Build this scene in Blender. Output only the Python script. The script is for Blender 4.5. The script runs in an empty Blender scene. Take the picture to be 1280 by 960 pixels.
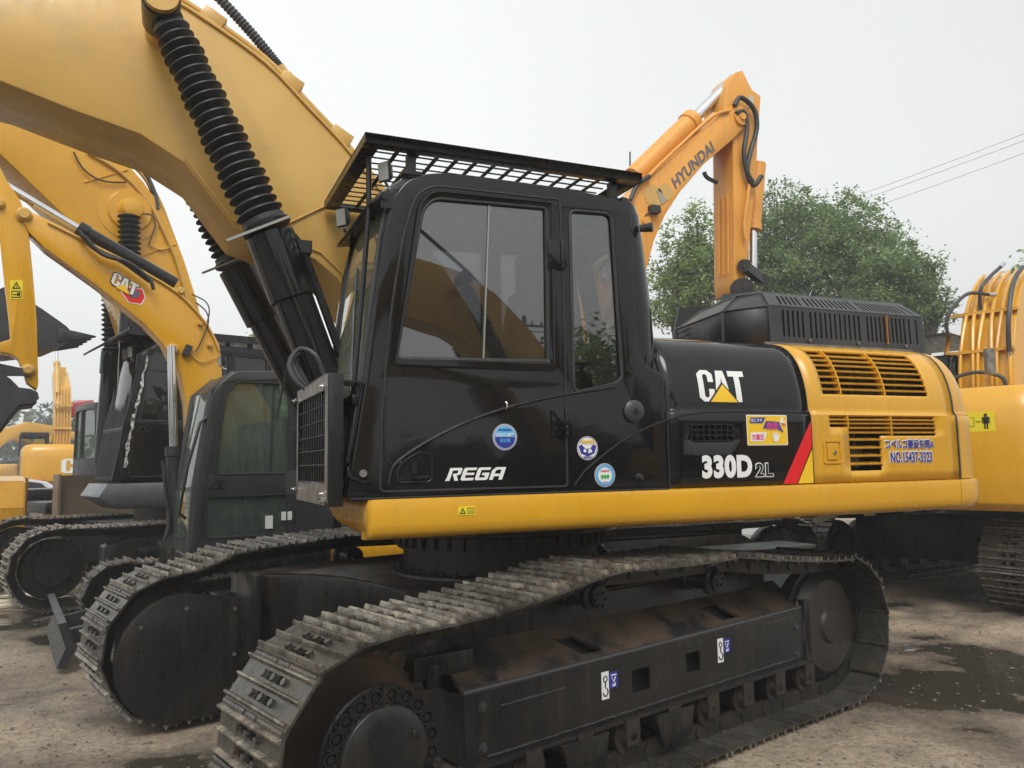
import bpy, bmesh, math, random
from mathutils import Vector, Matrix
random.seed(7)
R=math.radians
D=bpy.data
scene=bpy.context.scene
col=scene.collection
V=Vector

# ------------------------------------------------------------------ camera
FPX=1000.; CH=1.68; YAW=R(66.6); PITCH=R(5.7); ROLL=R(1.0)
CAM=V((0,0,CH))
_F0=V((math.cos(YAW),math.sin(YAW),0)); _R0=V((math.sin(YAW),-math.cos(YAW),0)); _Z=V((0,0,1))
cF=_F0*math.cos(PITCH)+_Z*math.sin(PITCH); _U0=-_F0*math.sin(PITCH)+_Z*math.cos(PITCH)
cR=_R0*math.cos(ROLL)-_U0*math.sin(ROLL); cU=_U0*math.cos(ROLL)+_R0*math.sin(ROLL)
cam=D.objects.new('camera',D.cameras.new('camera')); col.objects.link(cam)
cam.data.sensor_width=36; cam.data.lens=FPX/1280*36; cam.data.clip_end=1500; cam.data.clip_start=.05
cam.matrix_world=Matrix(((cR.x,cU.x,-cF.x,0),(cR.y,cU.y,-cF.y,0),(cR.z,cU.z,-cF.z,CH),(0,0,0,1)))
scene.camera=cam
def ray(px,py): return cF+cR*((px-640)/FPX)-cU*((py-480)/FPX)
def onY(px,py,Y):
    r=ray(px,py); return CAM+r*(Y/r.y)
def onX(px,py,X):
    r=ray(px,py); return CAM+r*(X/r.x)
def onZ(px,py,z):
    r=ray(px,py); return CAM+r*((z-CH)/r.z)
def at(px,d):                      # ground position seen at column px, d metres in front of the camera
    p=_F0*d+_R0*((px-640)/FPX*d); return (p.x,p.y)
def elev(py,d): return CH-(py-(579.5))/FPX*d
class Frame:                        # a machine's own axes: x to its rear, y to its right, z up
    def __init__(s,loc,rot):
        s.loc=V((loc[0],loc[1],0)); s.x=V((math.cos(rot),math.sin(rot),0)); s.y=V((-math.sin(rot),math.cos(rot),0))
    def lp(s,px,py,y):              # photo point -> machine coordinates on its plane y
        r=ray(px,py); d=CAM-s.loc; t=(y-d.dot(s.y))/r.dot(s.y); q=d+r*t
        return V((q.dot(s.x),y,q.z))
    def poly(s,pts,y): 
        o=[]
        for p in pts:
            q=s.lp(p[0],p[1],y); o.append((q.x,q.z))
        return o

# ------------------------------------------------------------------ materials
def nd(nt,t,**k):
    n=nt.nodes.new(t)
    for a,b in k.items():
        if a.startswith('i_'): n.inputs[a[2:].replace('_',' ')].default_value=b
        else: setattr(n,a,b)
    return n
def ramp(nt,src,stops):
    r=nt.nodes.new('ShaderNodeValToRGB'); e=r.color_ramp.elements
    e[0].position=stops[0][0]; e[0].color=stops[0][1]
    e[1].position=stops[-1][0]; e[1].color=stops[-1][1]
    for p,c in stops[1:-1]:
        x=e.new(p); x.color=c
    nt.links.new(src,r.inputs[0]); return r
def c4(c): return (c[0],c[1],c[2],1)
def mat(name,base,rough=.4,metal=0,coat=0,base2=None,nscale=3,namt=.5,dirt=None,dscale=1.2,dlo=.55,dhi=.75,streak=False,bump=0,bscale=60,rvar=.1,detail=5,spec=None,orand=0):
    m=D.materials.new(name); m.use_nodes=True; nt=m.node_tree; L=nt.links
    b=nt.nodes['Principled BSDF']
    tc=nd(nt,'ShaderNodeTexCoord'); geo=nd(nt,'ShaderNodeNewGeometry')
    co=geo.outputs['Position']
    n1=nd(nt,'ShaderNodeTexNoise'); n1.inputs['Scale'].default_value=nscale; n1.inputs['Detail'].default_value=detail
    L.new(co,n1.inputs['Vector'])
    b2=base2 or tuple(x*.82 for x in base)
    mx=nd(nt,'ShaderNodeMix',data_type='RGBA'); mx.inputs[6].default_value=c4(base); mx.inputs[7].default_value=c4(b2)
    rr=ramp(nt,n1.outputs['Fac'],[(.5-namt*.4,(0,0,0,1)),(.5+namt*.4,(1,1,1,1))])
    L.new(rr.outputs[0],mx.inputs[0]); cur=mx.outputs[2]
    if dirt:
        n2=nd(nt,'ShaderNodeTexNoise'); n2.inputs['Scale'].default_value=dscale; n2.inputs['Detail'].default_value=8; n2.inputs['Roughness'].default_value=.65
        if streak:
            mp=nd(nt,'ShaderNodeMapping'); mp.inputs['Scale'].default_value=(6,6,.5); L.new(co,mp.inputs[0]); L.new(mp.outputs[0],n2.inputs['Vector'])
        else: L.new(co,n2.inputs['Vector'])
        r2=ramp(nt,n2.outputs['Fac'],[(dlo,(0,0,0,1)),(dhi,(1,1,1,1))])
        m2=nd(nt,'ShaderNodeMix',data_type='RGBA'); L.new(r2.outputs[0],m2.inputs[0]); L.new(cur,m2.inputs[6]); m2.inputs[7].default_value=c4(dirt)
        cur=m2.outputs[2]
    if orand:
        oi=nd(nt,'ShaderNodeObjectInfo'); hv=nd(nt,'ShaderNodeHueSaturation'); mo=nd(nt,'ShaderNodeMapRange'); mo.inputs[3].default_value=1-orand; mo.inputs[4].default_value=1+orand; L.new(oi.outputs['Random'],mo.inputs[0]); L.new(mo.outputs[0],hv.inputs['Value']); L.new(cur,hv.inputs['Color']); cur=hv.outputs[0]
    L.new(cur,b.inputs['Base Color'])
    b.inputs['Metallic'].default_value=metal
    mr=nd(nt,'ShaderNodeMapRange'); mr.inputs[3].default_value=max(.02,rough-rvar); mr.inputs[4].default_value=min(1,rough+rvar)
    n3=nd(nt,'ShaderNodeTexNoise'); n3.inputs['Scale'].default_value=9; n3.inputs['Detail'].default_value=6
    mp3=nd(nt,'ShaderNodeMapping'); mp3.inputs['Scale'].default_value=(2,2,.5); L.new(co,mp3.inputs[0]); L.new(mp3.outputs[0],n3.inputs['Vector'])
    L.new(n3.outputs['Fac'],mr.inputs[0]); mr.inputs[1].default_value=.3; mr.inputs[2].default_value=.7
    L.new(mr.outputs[0],b.inputs['Roughness'])
    if spec is not None: b.inputs['Specular IOR Level'].default_value=spec
    if coat: b.inputs['Coat Weight'].default_value=coat; b.inputs['Coat Roughness'].default_value=.08
    if bump:
        nb=nd(nt,'ShaderNodeTexNoise'); nb.inputs['Scale'].default_value=bscale; nb.inputs['Detail'].default_value=6; L.new(co,nb.inputs['Vector'])
        bp=nd(nt,'ShaderNodeBump'); bp.inputs['Strength'].default_value=min(1,bump); bp.inputs['Distance'].default_value=.01
        L.new(nb.outputs['Fac'],bp.inputs['Height']); L.new(bp.outputs[0],b.inputs['Normal'])
    return m
def plain(name,c,rough=.45,metal=0):
    m=D.materials.new(name); m.use_nodes=True; b=m.node_tree.nodes['Principled BSDF']
    b.inputs['Base Color'].default_value=c4(c); b.inputs['Roughness'].default_value=rough; b.inputs['Metallic'].default_value=metal
    nt=m.node_tree; n=nd(nt,'ShaderNodeTexNoise'); n.inputs['Scale'].default_value=25
    h=nd(nt,'ShaderNodeMix',data_type='RGBA'); h.inputs[6].default_value=c4(c); h.inputs[7].default_value=c4(tuple(x*.85 for x in c))
    nt.links.new(n.outputs['Fac'],h.inputs[0]); nt.links.new(h.outputs[2],b.inputs['Base Color'])
    return m
def glassmat(name,tint,refl=.10,rough=.01,film=.05,fcol=(.45,.44,.38,1)):
    m=D.materials.new(name); m.use_nodes=True; nt=m.node_tree; nt.nodes.clear(); L=nt.links
    out=nd(nt,'ShaderNodeOutputMaterial'); t=nd(nt,'ShaderNodeBsdfTransparent'); t.inputs[0].default_value=c4(tint)
    g=nd(nt,'ShaderNodeBsdfGlossy'); g.inputs['Roughness'].default_value=rough; g.inputs[0].default_value=(1,1,1,1)
    f=nd(nt,'ShaderNodeFresnel'); f.inputs[0].default_value=1.5
    a=nd(nt,'ShaderNodeMath',operation='ADD'); a.inputs[1].default_value=refl; a.use_clamp=True
    n=nd(nt,'ShaderNodeTexNoise'); n.inputs['Scale'].default_value=7; n.inputs['Detail'].default_value=9; n.inputs['Roughness'].default_value=.72
    geo=nd(nt,'ShaderNodeNewGeometry'); mpg=nd(nt,'ShaderNodeMapping'); mpg.inputs['Scale'].default_value=(3,3,.7); L.new(geo.outputs['Position'],mpg.inputs[0]); L.new(mpg.outputs[0],n.inputs['Vector'])
    d=nd(nt,'ShaderNodeBsdfDiffuse'); d.inputs[0].default_value=fcol
    mx=nd(nt,'ShaderNodeMixShader'); L.new(f.outputs[0],a.inputs[0]); L.new(a.outputs[0],mx.inputs[0]); L.new(t.outputs[0],mx.inputs[1]); L.new(g.outputs[0],mx.inputs[2])
    r=ramp(nt,n.outputs['Fac'],[(.35,(film*.3,film*.3,film*.3,1)),(.85,(film,film,film,1))])
    m2=nd(nt,'ShaderNodeMixShader'); L.new(r.outputs[0],m2.inputs[0]); L.new(mx.outputs[0],m2.inputs[1]); L.new(d.outputs[0],m2.inputs[2])
    L.new(m2.outputs[0],out.inputs[0]); return m
M={}
M['yellow']=mat('yellow_paint',(.67,.345,.014),.30,coat=.3,bump=.12,bscale=2.5,base2=(.60,.30,.012),nscale=1.6,dirt=(.42,.27,.08),dscale=1.6,dlo=.60,dhi=.95,streak=True)
M['boomyellow']=mat('faded_yellow_paint',(.60,.362,.085),.40,coat=.1,bump=.10,bscale=2,base2=(.53,.31,.065),nscale=2.6,dirt=(.36,.235,.09),dscale=2.3,dlo=.54,dhi=.86)
M['orange']=mat('orange_yellow_paint',(.74,.34,.045),.45,coat=.1,base2=(.66,.29,.035),nscale=2,dirt=(.40,.17,.06),dscale=3,dlo=.56,dhi=.8,streak=True)
M['black']=mat('black_gloss_paint',(.005,.005,.006),.07,spec=.38,bump=.10,bscale=3,base2=(.010,.010,.010),nscale=2,dirt=(.013,.012,.011),dscale=2.2,dlo=.55,dhi=.95,streak=True,rvar=.04)
M['satin']=mat('black_satin_paint',(.009,.0095,.0105),.28,spec=.38,base2=(.015,.015,.016),nscale=4,dirt=(.045,.038,.032),dscale=3,dlo=.6,dhi=.9,streak=True,bump=.05,bscale=200)
M['cover']=mat('dark_plastic_cover',(.028,.029,.031),.38,base2=(.04,.04,.042),nscale=3,bump=.05,bscale=150)
M['rubber']=mat('black_rubber',(.014,.014,.016),.5,base2=(.03,.03,.03),nscale=8,bump=.1,bscale=60)
M['hose']=mat('hose_rubber',(.05,.055,.062),.5)
M['chrome']=mat('chromed_rod',(.75,.76,.78),.14,metal=1,rvar=.04)
M['steel']=mat('worn_steel',(.30,.29,.28),.4,metal=.6,base2=(.16,.14,.12),nscale=12,dirt=(.17,.09,.05),dscale=6)
M['shoe']=mat('muddy_track_steel',(.095,.092,.082),.26,metal=.45,orand=.35,base2=(.045,.042,.037),nscale=14,namt=.5,dirt=(.12,.09,.062),dscale=7,dlo=.5,dhi=.72,bump=.5,bscale=45)
M['grouser']=mat('worn_grouser_steel',(.19,.175,.15),.28,metal=.5,orand=.4,base2=(.075,.055,.04),nscale=15,namt=.4,dirt=(.40,.35,.27),dscale=9,dlo=.48,dhi=.75,bump=.6,bscale=55)
M['shoedark']=mat('wet_track_steel',(.07,.068,.065),.35,metal=.5,base2=(.12,.11,.10),nscale=10,dirt=(.20,.15,.10),dscale=7,dlo=.58,dhi=.8,bump=.4,bscale=45)
M['link']=mat('greasy_link_steel',(.022,.021,.02),.4,metal=.4,base2=(.05,.04,.03),nscale=10,bump=.3,bscale=40)
M['frame']=mat('black_frame_paint',(.009,.009,.0095),.32,spec=.4,base2=(.017,.015,.014),nscale=5,dirt=(.050,.036,.025),dscale=3,dlo=.52,dhi=.8,streak=True,bump=.15,bscale=70)
M['frametop']=mat('muddy_frame_top',(.10,.065,.042),.5,base2=(.028,.022,.018),nscale=4,dirt=(.012,.011,.011),dscale=4,dlo=.5,dhi=.6,streak=False,bump=.4,bscale=40)
M['drum']=mat('rusty_hub_paint',(.09,.05,.028),.4,base2=(.035,.026,.02),nscale=5,bump=.2,bscale=60)
M['white']=plain('white_vinyl',(.82,.82,.80))
M['blackv']=plain('black_vinyl',(.012,.012,.014),.3)
M['red']=plain('red_vinyl',(.75,.015,.02),.3)
M['gold']=plain('yellow_vinyl',(.88,.55,.02),.3)
M['lemon']=plain('warning_yellow',(.85,.70,.03),.4)
M['navy']=plain('blue_vinyl',(.03,.04,.30),.4)
M['sky_blue']=plain('light_blue_vinyl',(.10,.45,.80),.4)
M['purple']=plain('purple_vinyl',(.10,.06,.30),.4)
M['green']=plain('green_vinyl',(.05,.45,.08),.4)
M['pink']=plain('pink_vinyl',(.75,.08,.25),.4)
M['grey']=plain('grey_vinyl',(.12,.12,.14),.4)
M['dark']=plain('dark_interior',(.008,.008,.009),.7)
M['seat']=plain('seat_fabric',(.025,.025,.03),.8)
M['amberseat']=plain('orange_seat_cloth',(.35,.10,.03),.8)
M['amber']=plain('amber_plastic',(.85,.22,.02),.25)
M['torn']=mat('torn_white_tape',(.62,.62,.60),.6,base2=(.03,.03,.03),nscale=22,namt=.25)
M['rust']=plain('rust_stain',(.30,.13,.03),.6)
M['tape']=plain('masking_paper',(.55,.50,.38),.8)
M['beadpaint']=plain('highlight_black_paint',(.045,.043,.042),.35)  # lighter black, paints the highlight along the frame's rolled edge
M['beige']=plain('beige_trim',(.35,.33,.26),.7)
M['glass']=glassmat('cab_glass',(.34,.34,.36),.10,film=.05)
M['glass2']=glassmat('rear_side_glass',(.55,.55,.57),.08,film=.012)
M['rollerm']=mat('shaded_brown_paint',(.035,.026,.02),.4,base2=(.015,.012,.011),nscale=6,bump=.2,bscale=50)  # brown darkened to put the idler's deep shade into the colour
M['clearglass']=glassmat('far_cab_glass',(.80,.82,.84),.03,film=.02)
M['darkglass']=glassmat('dark_cab_glass',(.14,.16,.16),.02,film=.03)
M['screen']=glassmat('windscreen_glass',(.30,.36,.30),.22,film=.42,fcol=(.40,.42,.30,1))  # dense pale green film paints a reflection into the glass
M['greenglass']=glassmat('green_cab_glass',(.78,.90,.83),.10,film=.22,fcol=(.42,.52,.45,1))
M['lampglass']=plain('lamp_glass',(.32,.33,.31),.10)
M['redpaint']=mat('red_paint',(.5,.03,.03),.4)
M['carpaint']=mat('silver_paint',(.5,.51,.53),.25,coat=.5)
M['darksteel']=mat('dark_bucket_steel',(.03,.031,.035),.4,metal=.2,base2=(.055,.055,.058),nscale=6,bump=.3,bscale=30)
M['brownsteel']=mat('brown_blade_steel',(.34,.27,.20),.6,base2=(.25,.19,.14),nscale=4,bump=.2,bscale=30)
M['greyframe']=mat('grey_deck_paint',(.16,.17,.19),.35,base2=(.10,.105,.115),nscale=4)
M['greywall']=mat('grey_green_steel',(.06,.08,.077),.45,base2=(.04,.05,.047),nscale=5)
M['faded']=plain('faded_emblem',(.62,.38,.11),.5)
M['bark']=mat('bark',(.10,.08,.06),.9,base2=(.05,.04,.03),nscale=12,bump=.6,bscale=20)

# ------------------------------------------------------------------ mesh builder
class MB:
    def __init__(s): s.v=[]; s.f=[]; s.m=[]
    def add(s,vs,fs,mi=0):
        k=len(s.v); s.v+= [V(p) for p in vs]; s.f+=[tuple(i+k for i in f) for f in fs]; s.m+=[mi]*len(fs); return s
    def box(s,x0,x1,y0,y1,z0,z1,mi=0):
        return s.add([(x0,y0,z0),(x1,y0,z0),(x1,y1,z0),(x0,y1,z0),(x0,y0,z1),(x1,y0,z1),(x1,y1,z1),(x0,y1,z1)],
              [(0,3,2,1),(4,5,6,7),(0,1,5,4),(1,2,6,5),(2,3,7,6),(3,0,4,7)],mi)
    def obox(s,c,ax,ay,az,mi=0):
        c=V(c); ax=V(ax); ay=V(ay); az=V(az)
        P=[c+ax*i+ay*j+az*k for k in(-1,1) for i,j in((-1,-1),(1,-1),(1,1),(-1,1))]
        return s.add(P,[(0,3,2,1),(4,5,6,7),(0,1,5,4),(1,2,6,5),(2,3,7,6),(3,0,4,7)],mi)
    def bar(s,p0,p1,w,h,up=(0,0,1),mi=0):
        p0=V(p0);p1=V(p1); d=(p1-p0); l=d.length; d=d.normalized(); u=V(up); sd=d.cross(u)
        if sd.length<1e-4: sd=d.cross(V((0,1,0)))
        sd.normalize(); u=sd.cross(d)
        return s.obox((p0+p1)/2,d*l/2,sd*w/2,u*h/2,mi)
    def prism(s,poly,axis,c0,c1,mi=0):
        n=len(poly)
        def P(a,c):
            return {'y':(a[0],c,a[1]),'z':(a[0],a[1],c),'x':(c,a[0],a[1])}[axis]
        vs=[P(a,c0) for a in poly]+[P(a,c1) for a in poly]
        fs=[tuple(range(n)),tuple(range(2*n-1,n-1,-1))]+[(i,n+i,n+(i+1)%n,(i+1)%n) for i in range(n)]
        return s.add(vs,fs,mi)
    def loft(s,rings,mi=0,cap=True,closed=True):
        n=len(rings[0]); vs=[p for r in rings for p in r]; fs=[]
        for k in range(len(rings)-1):
            for i in range(n if closed else n-1):
                j=(i+1)%n; fs.append((k*n+i,k*n+j,(k+1)*n+j,(k+1)*n+i))
        if cap: fs+= [tuple(range(n))[::-1],tuple(range((len(rings)-1)*n,len(rings)*n))]
        return s.add(vs,fs,mi)
    def rings(s,pts,rad,n,mi=0,cap=True):
        pts=[V(p) for p in pts]; R_=[]; 
        u=None
        for i,p in enumerate(pts):
            d=(pts[min(i+1,len(pts)-1)]-pts[max(i-1,0)]).normalized()
            if u is None: u=d.orthogonal().normalized()
            u=(u-d*u.dot(d)).normalized(); w=d.cross(u)
            r=rad[i] if isinstance(rad,(list,tuple)) else rad
            R_.append([p+(u*math.cos(2*math.pi*k/n)+w*math.sin(2*math.pi*k/n))*r for k in range(n)])
        return s.loft(R_,mi,cap)
    def tube(s,pts,r,n=8,mi=0): return s.rings(pts,r,n,mi)
    def cyl(s,p0,p1,r,r1=None,n=16,mi=0): return s.rings([p0,p1],[r,r if r1 is None else r1],n,mi)
    def lathe(s,p0,d,prof,n=24,mi=0):   # prof: (height along d, radius)
        p0=V(p0); d=V(d).normalized(); u=d.orthogonal().normalized(); w=d.cross(u)
        return s.loft([[p0+d*h+(u*math.cos(2*math.pi*k/n)+w*math.sin(2*math.pi*k/n))*r for k in range(n)] for h,r in prof],mi,True)
def smooth_pts(pts,sub=6):
    pts=[V(p) for p in pts]; o=[]
    for i in range(len(pts)-1):
        p0=pts[max(i-1,0)];p1=pts[i];p2=pts[i+1];p3=pts[min(i+2,len(pts)-1)]
        for k in range(sub):
            t=k/sub; o.append(.5*((2*p1)+(p2-p0)*t+(2*p0-5*p1+4*p2-p3)*t*t+(3*p1-p0-3*p2+p3)*t**3))
    o.append(pts[-1]); return o
def rnd(poly,r,seg=4):
    o=[]; n=len(poly)
    for i in range(n):
        a=V(poly[i-1]+(0,)) if len(poly[i-1])==2 else V(poly[i-1]); b=V(tuple(poly[i])[:2]+(0,)); c=V(tuple(poly[(i+1)%n])[:2]+(0,))
        d1=(a-b); d2=(c-b); rr=r[i] if isinstance(r,(list,tuple)) else r
        rr=min(rr,d1.length*.48,d2.length*.48)
        if rr<1e-4: o.append((b.x,b.y)); continue
        p=b+d1.normalized()*rr; q=b+d2.normalized()*rr
        for k in range(seg+1):
            t=k/seg; x=p*(1-t)**2+b*2*t*(1-t)+q*t*t; o.append((x.x,x.y))
    return o
def curve_geo(polys,th,bev=0):      # filled flat shape with holes, thickness th, centred on 0 -> verts (u,v,w), faces
    cu=D.curves.new('t','CURVE'); cu.dimensions='2D'; cu.fill_mode='BOTH'; cu.extrude=max(th/2-bev,0); cu.bevel_depth=bev; cu.bevel_resolution=2; cu.offset=-bev
    for p in polys:
        s=cu.splines.new('POLY'); s.points.add(len(p)-1); s.use_cyclic_u=True
        for i,a in enumerate(p): s.points[i].co=(a[0],a[1],0,1)
    o=D.objects.new('t',cu); me=D.meshes.new_from_object(o)
    vs=[v.co.copy() for v in me.vertices]; fs=[tuple(p.vertices) for p in me.polygons]
    D.meshes.remove(me); D.objects.remove(o); D.curves.remove(cu)
    return vs,fs
def text_geo(body,w,h,bold=0.0,shear=0.0,th=.002,spacing=1.0,fill=True):
    cu=D.curves.new('t','FONT'); cu.body=body; cu.size=1; cu.shear=shear; cu.offset=bold; cu.space_character=spacing; cu.extrude=.01; cu.resolution_u=4
    o=D.objects.new('t',cu); me=D.meshes.new_from_object(o)
    vs=[v.co.copy() for v in me.vertices]; fs=[tuple(p.vertices) for p in me.polygons]
    D.meshes.remove(me); D.objects.remove(o); D.curves.remove(cu)
    x0=min(v.x for v in vs);x1=max(v.x for v in vs);y0=min(v.y for v in vs);y1=max(v.y for v in vs)
    return [V(((v.x-x0)/(x1-x0)*w,(v.y-y0)/(y1-y0)*h,v.z/.01*th/2)) for v in vs],fs
def add_geo(mb,geo,fn,mi=0): return mb.add([fn(v) for v in geo[0]],geo[1],mi)
SPLIT={'end_wheel','guard_post','pipe_clamp','panel_gap','masking_paper','guard_bolt','cover_bolt','guard_flat_bar','cab_window','tail_light','side_window','guard_rod','idler_yoke','guard_bar','windscreen','step_rail','hanger','edge_rail','weld_seam','boom_pipe','cooler_pipe','front_pillar','cover_edge','guard_rail','hinge_pin','roller_axle','wiper','driver_seat','louvre','window_seal','window_label','stick_rib','slat_row','hinge'}
def islands(mb):
    par=list(range(len(mb.v)))
    def f(a):
        while par[a]!=a: par[a]=par[par[a]]; a=par[a]
        return a
    for q in mb.f:
        r=f(q[0])
        for x in q[1:]: par[f(x)]=r
    g={}
    for i,q in enumerate(mb.f): g.setdefault(f(q[0]),[]).append(i)
    out=[]
    for ids in g.values():
        m=MB(); mp={}
        for i in ids:
            nf=[]
            for x in mb.f[i]:
                if x not in mp: mp[x]=len(m.v); m.v.append(mb.v[x])
                nf.append(mp[x])
            m.f.append(tuple(nf)); m.m.append(mb.m[i])
        out.append(m)
    return out
def touching(isl):     # merge islands whose boxes overlap, so one object is one visible piece
    bb=[[min(v[k] for v in m.v)-.002 for k in range(3)]+[max(v[k] for v in m.v)+.002 for k in range(3)] for m in isl]
    n=len(isl); par=list(range(n))
    def f(a):
        while par[a]!=a: a=par[a]
        return a
    for i in range(n):
        for j in range(i):
            if all(bb[i][k]<=bb[j][k+3] and bb[j][k]<=bb[i][k+3] for k in range(3)): par[f(i)]=f(j)
    g={}
    for i in range(n): g.setdefault(f(i),[]).append(i)
    out=[]
    for ids in g.values():
        m=MB()
        for i in ids: k=len(m.v); m.v+=isl[i].v; m.f+=[tuple(x+k for x in q) for q in isl[i].f]; m.m+=isl[i].m
        out.append(m)
    return out
def build(name,mb,mats,parent=None,T=None,**kw):
    if name in SPLIT:
        L=touching(islands(mb))
        if 1<len(L)<30:
            return [build1(name,m,mats,parent,T,**kw) for m in L][0]
    return build1(name,mb,mats,parent,T,**kw)
def build1(name,mb,mats,parent=None,T=None,bevel=0,seg=2,ang=35,loc=None,weld=True):
    me=D.meshes.new(name); vs=mb.v
    if T is not None: vs=[T(v) if callable(T) else T@v for v in vs]
    me.from_pydata([tuple(v) for v in vs],[],mb.f)
    if not isinstance(mats,(list,tuple)): mats=[mats]
    for m in mats: me.materials.append(M[m] if isinstance(m,str) else m)
    for p,mi in zip(me.polygons,mb.m): p.material_index=mi
    bm=bmesh.new(); bm.from_mesh(me)
    if weld: bmesh.ops.remove_doubles(bm,verts=bm.verts,dist=1e-5)
    bmesh.ops.recalc_face_normals(bm,faces=bm.faces)
    if bevel:
        es=[e for e in bm.edges if len(e.link_faces)==2 and e.calc_face_angle(0)>R(ang)]
        bmesh.ops.bevel(bm,geom=es,offset=bevel,segments=seg,profile=.5,affect='EDGES',clamp_overlap=True)
    bm.to_mesh(me); bm.free()
    me.polygons.foreach_set('use_smooth',[True]*len(me.polygons))
    me.set_sharp_from_angle(angle=R(38))
    o=D.objects.new(name,me); col.objects.link(o)
    if parent: o.parent=parent
    if loc: o.location=loc
    return o
def tag(o,label=None,cat=None,group=None,kind=None):
    if label: o['label']=label
    if cat: o['category']=cat
    if group: o['group']=group
    if kind: o['kind']=kind
    return o
def thing(name,label,cat,loc=(0,0,0),rot=0,group=None):
    o=D.objects.new(name,None); col.objects.link(o); o.location=loc; o.rotation_euler=(0,0,rot); o.empty_display_size=.2
    return tag(o,label,cat,group)

# ------------------------------------------------------------------ caterpillar tracks
def shoe_mesh(w,pitch,detail,mats):
    mb=MB(); h=w/2; t=.012
    L=pitch*.5
    gs=(-.40*pitch,-.02*pitch,.37*pitch)
    if detail:
        rows=[(gs[0],gs[1]),(gs[1],gs[2])]
        mb.box(-L*1.08,gs[0],-h,h,-t,0); mb.box(gs[2],L*.94,-h,h,-t,0)
        hy=(.015,.075)
        for a,b in rows:
            mb.box(a,b,-h,-hy[1],-t,0); mb.box(a,b,hy[1],h,-t,0); mb.box(a,b,-hy[0],hy[0],-t,0)
            c=(a+b)/2
            for s in(-1,1):
                y0,y1=sorted((s*hy[0],s*hy[1])); 
                mb.box(a,c-.017,y0,y1,-t,0); mb.box(c+.017,b,y0,y1,-t,0)
        for a,b in rows:
            c=(a+b)/2
            for y in(-.098,.0,.098):
                mb.cyl((c,y,0),(c,y,.016),.0165,n=6)
        # leading lip over the pin with the two link notches
        for y0,y1 in((-h+.01,-.07),(-.045,.045),(.07,h-.01)):
            mb.cyl((-L*.98,y0,-.011),(-L*.98,y1,-.011),.016,n=10)
    else:
        mb.box(-L*1.0,L*.92,-h,h,-t,0)
        mb.box(gs[0],gs[2],-.05,.05,0,.004,1)
    gh=.023 if detail else .026
    for g in gs:
        b0,b1=.012,.006
        n=7 if detail else 1
        ys=[-h+(2*h)*k/n for k in range(n+1)]
        rings=[]
        for y in ys:
            j=(random.uniform(-.0025,.0015) if detail else 0)
            rings.append([V((g-b0,y,-.001)),V((g+b0,y,-.001)),V((g+b1,y,gh+j-.004)),V((g+b1*.5,y,gh+j)),V((g-b1*.5,y,gh+j)),V((g-b1,y,gh+j-.004))])
        k=len(mb.f); mb.loft(rings,0)
        for i in range(k,len(mb.f)):
            f=mb.f[i]
            if sum(1 for q in f if mb.v[q].z>gh-.012)>=2: mb.m[i]=1
    return mb
def resample(loop,n):
    pts=[V((p[0],0,p[1])) for p in loop]; pts.append(pts[0]); ds=[0]
    for i in range(len(pts)-1): ds.append(ds[-1]+(pts[i+1]-pts[i]).length)
    T=ds[-1]; o=[]; j=0
    for k in range(n):
        s=T*k/n
        while ds[j+1]<s: j+=1
        t=(s-ds[j])/(ds[j+1]-ds[j]); p=pts[j].lerp(pts[j+1],t); o.append((p,(pts[j+1]-pts[j]).normalized()))
    return o,T
def track_loop(a0,a1,zc,r,top=None,zb=None):
    lp=[]
    zb=zc-r
    for k in range(13):
        an=R(90+180*k/12); lp.append((a0+r*math.cos(an),zc+r*math.sin(an)))   # front wheel, top to bottom
    m=10
    for k in range(1,m): lp.append((a0+(a1-a0)*k/m,zb))
    for k in range(13):
        an=R(-90+180*k/12); lp.append((a1+r*math.cos(an),zc+r*math.sin(an)))
    if top:
        lp+= [(p.x,p.z) for p in smooth_pts([(a,0,z) for a,z in top],5)]
    else:
        for k in range(1,m):
            a=a1+(a0-a1)*k/m; lp.append((a,zc+r-.018*math.sin(math.pi*((k*3/m)%1))))
    return lp
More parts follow.
